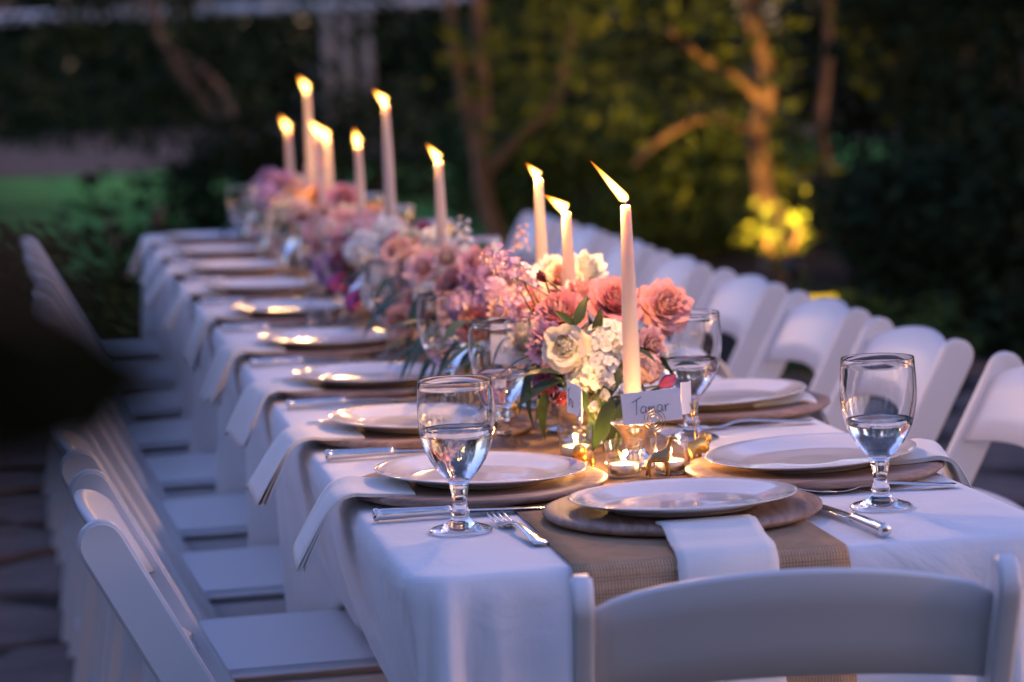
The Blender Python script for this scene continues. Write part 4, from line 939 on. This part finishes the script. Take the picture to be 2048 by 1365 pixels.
# giraffe-like figure
gp = (0.026, 0.367)
t = thing('place_card_holder', 'small dull gold giraffe figure holding the Tamar card on a wire coil', 'card holder', (gp[0], gp[1], TZ+.0046), -.177, 'gold animal card holders')
gv = [(-.0125,0,.0225),(0,0,.0225),(.0105,0,.0255),(.0145,0,.035),(.0178,0,.0445),(.0215,0,.0450),(.0262,0,.0418),
      (-.0135,.004,.012),(-.0150,.0045,.0005),(-.0125,-.004,.012),(-.0105,-.0045,.0005),(.0105,.004,.013),(.0100,.0045,.0005),(.0125,-.004,.013),(.0140,-.0045,.0005),
      (.0165,.0022,.0485),(.0165,-.0022,.0485),(-.0160,0,.019),(-.0175,0,.012),(.0165,.004,.0462),(.0165,-.004,.0462)]
ge = [(0,1),(1,2),(2,3),(3,4),(4,5),(5,6),(0,7),(7,8),(0,9),(9,10),(2,11),(11,12),(2,13),(13,14),(4,15),(4,16),(0,17),(17,18),(4,19),(4,20)]
gr = [.0062,.0064,.0062,.0036,.0030,.0028,.0016,.0026,.0018,.0026,.0018,.0024,.0017,.0024,.0017,.0007,.0007,.0010,.0008,.0009,.0009]
gv = [(x, y, z*1.12) for x, y, z in gv]
skin('body', gv, ge, gr, bronze, t, 1)
cx_, cz_ = -0.0033, 0.0774
wire = [(-.006,.001,.0265),(cx_+.002,.001,(.0265+cz_-.0185)*.55),(cx_+.0015,.001,cz_-.021),(cx_,.0,cz_-.0188)]
mk('coil_wire', tube(smooth_path(wire, 4)[:-1] + [Vector(q) for q in spiral((cx_,-.0012,cz_-.003), .0155, 2.8)], .00062, 7), bronze, t)
def stroke_text(name, glyphs, parent, sc, x0, z0, y=-.00055, r=.00042):
    segs = []
    for gx_, pl_ in glyphs:
        for s in pl_:
            pp = [Vector((x0+(gx_+a)*sc, y, z0+b*sc)) for a, b in s]; segs.append(tube(smooth_path(pp, 5), r, 5))
    o = mk(name, join(*segs), ink, parent); o['kind'] = 'stuff'; return o
G = {'T': [[(.02,.86),(.35,1.0),(.78,1.22)],[(.42,1.02),(.36,.5),(.30,-.08)]],
     'a': [[(.42,.42),(.25,.52),(.06,.34),(.05,.10),(.2,.0),(.38,.16),(.44,.44)],[(.44,.44),(.42,.12),(.52,.0)]],
     'm': [[(.02,.46),(.05,.0)],[(.05,.22),(.17,.44),(.24,.30),(.25,.02)],[(.25,.2),(.40,.44),(.47,.28),(.50,.0)]],
     'r': [[(.04,.5),(.07,.0)],[(.06,.26),(.2,.47),(.36,.46)]],
     'u': [[(.04,.46),(.06,.1),(.2,.0),(.36,.14),(.40,.46)],[(.40,.46),(.42,.04)]],
     'e': [[(.06,.24),(.34,.28),(.28,.46),(.10,.40),(.06,.12),(.22,.0),(.40,.08)]],
     'n': [[(.03,.46),(.05,.0)],[(.05,.24),(.2,.46),(.32,.3),(.34,.0)]]}
def name_card(label, loc, rot, text, w_=.0765, h_=.0405, sc=.016, x0=-.026, z0=-.008, spacing=None, bow=0.):
    n_ = 8; v, f = [], []
    for i in range(n_+1):
        u = -.5 + i/n_; yb = bow*(1-4*u*u)
        v += [(u*w_, yb-.00025, -h_/2), (u*w_, yb+.00025, -h_/2), (u*w_, yb+.00025, h_/2), (u*w_, yb-.00025, h_/2)]
    for i in range(n_):
        for k in range(4): f.append((i*4+k, i*4+(k+1) % 4, (i+1)*4+(k+1) % 4, (i+1)*4+k))
    f += [(3,2,1,0), tuple(n_*4+k for k in range(4))]
    o = mk('name_card', (v, f), card, None, smooth=False, loc=loc, rot=rot); tag(o, label, 'name card', 'name cards on wire coils')
    if text:
        gx_ = 0; gl = []
        for ch in text: gl.append((gx_, G[ch])); gx_ += {'T':.62,'a':.60,'m':.62,'r':.44,'u':.52,'e':.5,'n':.5}[ch]
        stroke_text('lettering', gl, o, sc, x0, z0)
    return o
name_card('white name card reading Tamar, facing the camera', (0.024, 0.384, 0.844), (-.16, -.062, -.177+.02), 'Tamar', sc=.0172, x0=-.0255, z0=-.0075)
# seated gold animal with the card turned away
def chunky(label, loc, rz, sc, m):
    t = thing('place_card_holder', label, 'card holder', loc, rz, 'gold animal card holders')
    v = [(-.011,0,.0165),(0,0,.018),(.0105,0,.0195),(.0155,0,.0245),(.0185,0,.0245),(.0215,0,.0215),
         (-.0115,.0055,.009),(-.0105,.006,.0005),(-.0115,-.0055,.009),(-.0105,-.006,.0005),(.0105,.0055,.010),(.0112,.006,.0005),(.0105,-.0055,.010),(.0112,-.006,.0005),
         (.0155,.006,.0305),(.0155,-.006,.0305),(-.0155,0,.0185),(-.0185,0,.0125),(-.0085,.0062,.0002),(-.0085,-.0062,.0002),(.0138,.0062,.0004),(.0138,-.0062,.0004)]
    e = [(0,1),(1,2),(2,3),(3,4),(4,5),(0,6),(6,7),(0,8),(8,9),(2,10),(10,11),(2,12),(12,13),(3,14),(3,15),(0,16),(16,17),(7,18),(9,19),(11,20),(13,21)]
    r = [.0078,.0078,.0086,.0090,.0072,.0040,.0036,.0028,.0036,.0028,.0034,.0026,.0034,.0026,.0022,.0022,.0014,.0016,.0022,.0022,.0022,.0022]
    v = [tuple(c*sc for c in p) for p in v]; r = [q*sc for q in r]
    o = skin('body', v, e, r, m, t, 1)
    mane = [Vector((.0145*sc, 0, .0235*sc)) + Vector((R.gauss(-.002,.002)*sc, math.cos(a)*.0078*sc, math.sin(a)*.0078*sc)) for a in [k*PI/7 for k in range(14)]]
    curls = [xf(lathe([(0,-.0024*sc),(.0019*sc,-.0012*sc),(.0021*sc,.0006*sc),(0,.0024*sc)], 7), Matrix.Translation(q)) for q in mane]
    q = mk('mane', join(*curls), m, t); q['kind'] = 'stuff'
    return t
def holder_wire(t, px, top): return mk('coil_wire', tube(smooth_path([(px,0,.022),(px+.002,0,(top+.02)*.5),(px,0,top)], 5)[:-1] + [Vector(q) for q in spiral((px,0,top+.011), .011, 2.4, 44)], .00062, 6), gold, t)
a1 = (-0.047, 0.479)
t = chunky('shiny gold animal figure beside the left votive cup, its card turned to the left guests', (a1[0], a1[1], TZ+.0046), -2.2, 1.05, gold)
c1p = (-0.066, 0.44, 0.848)
name_card('white name card edge-on above the left votive cup, only its first letters showing', c1p, (0, .08, -1.53), 'Tru', sc=.020, x0=-.034, z0=-.008, bow=.008, h_=.041)
mk('coil_wire', tube(smooth_path([(0,0,.020), (.004,-.004,.040), Vector((c1p[0]-a1[0]+.006, c1p[1]-a1[1]-.01, c1p[2]-TZ-.03)) @ Matrix.Rotation(-2.2,3,'Z')], 4)[:-1] + [Vector((Vector((c1p[0]-a1[0]+.010*math.sin(k*.5)*.3+.006, c1p[1]-a1[1]-.010+.010*math.cos(k*.5), c1p[2]-TZ-.020+.010*math.sin(k*.5)))) @ Matrix.Rotation(-2.2,3,'Z')) for k in range(26)], .0007, 6), silver, t)
a2 = (0.103, 0.473)
t = chunky('shiny gold animal figure with a curly coat beside the right charger', (a2[0], a2[1], TZ+.0046), .5, 1.12, gold)
c2p = (0.09, 0.47, 0.841)
name_card('name card lit orange from behind the glass, right of the Tamar card', c2p, (0, .10, 1.18), '', bow=-.006, h_=.042)
mk('coil_wire', tube(smooth_path([(0,0,.024), (-.002,0,.045), Vector((c2p[0]-a2[0]+.006, c2p[1]-a2[1]-.012, c2p[2]-TZ-.03)) @ Matrix.Rotation(.5,3,'Z')], 4)[:-1] + [Vector((c2p[0]-a2[0]+.006, c2p[1]-a2[1]-.012+.010*math.cos(k*.5), c2p[2]-TZ-.020+.010*math.sin(k*.5))) @ Matrix.Rotation(.5,3,'Z') for k in range(26)], .0007, 6), gold, t)
c3p = (-0.053, 1.0, 0.858)
name_card('white name card seen through the second goblet on the left', c3p, (0, .02, -.75), 'ue', sc=.022, x0=-.012, z0=-.006, h_=.045, w_=.06)
t = chunky('small gold animal figure behind the second goblet on the left', (c3p[0], c3p[1]+.004, TZ+.0046), -2.4, 1.0, gold)
mk('coil_wire', tube([(0,0,.024),(0,0,c3p[2]-TZ-.02)], .0007, 6), gold, t)
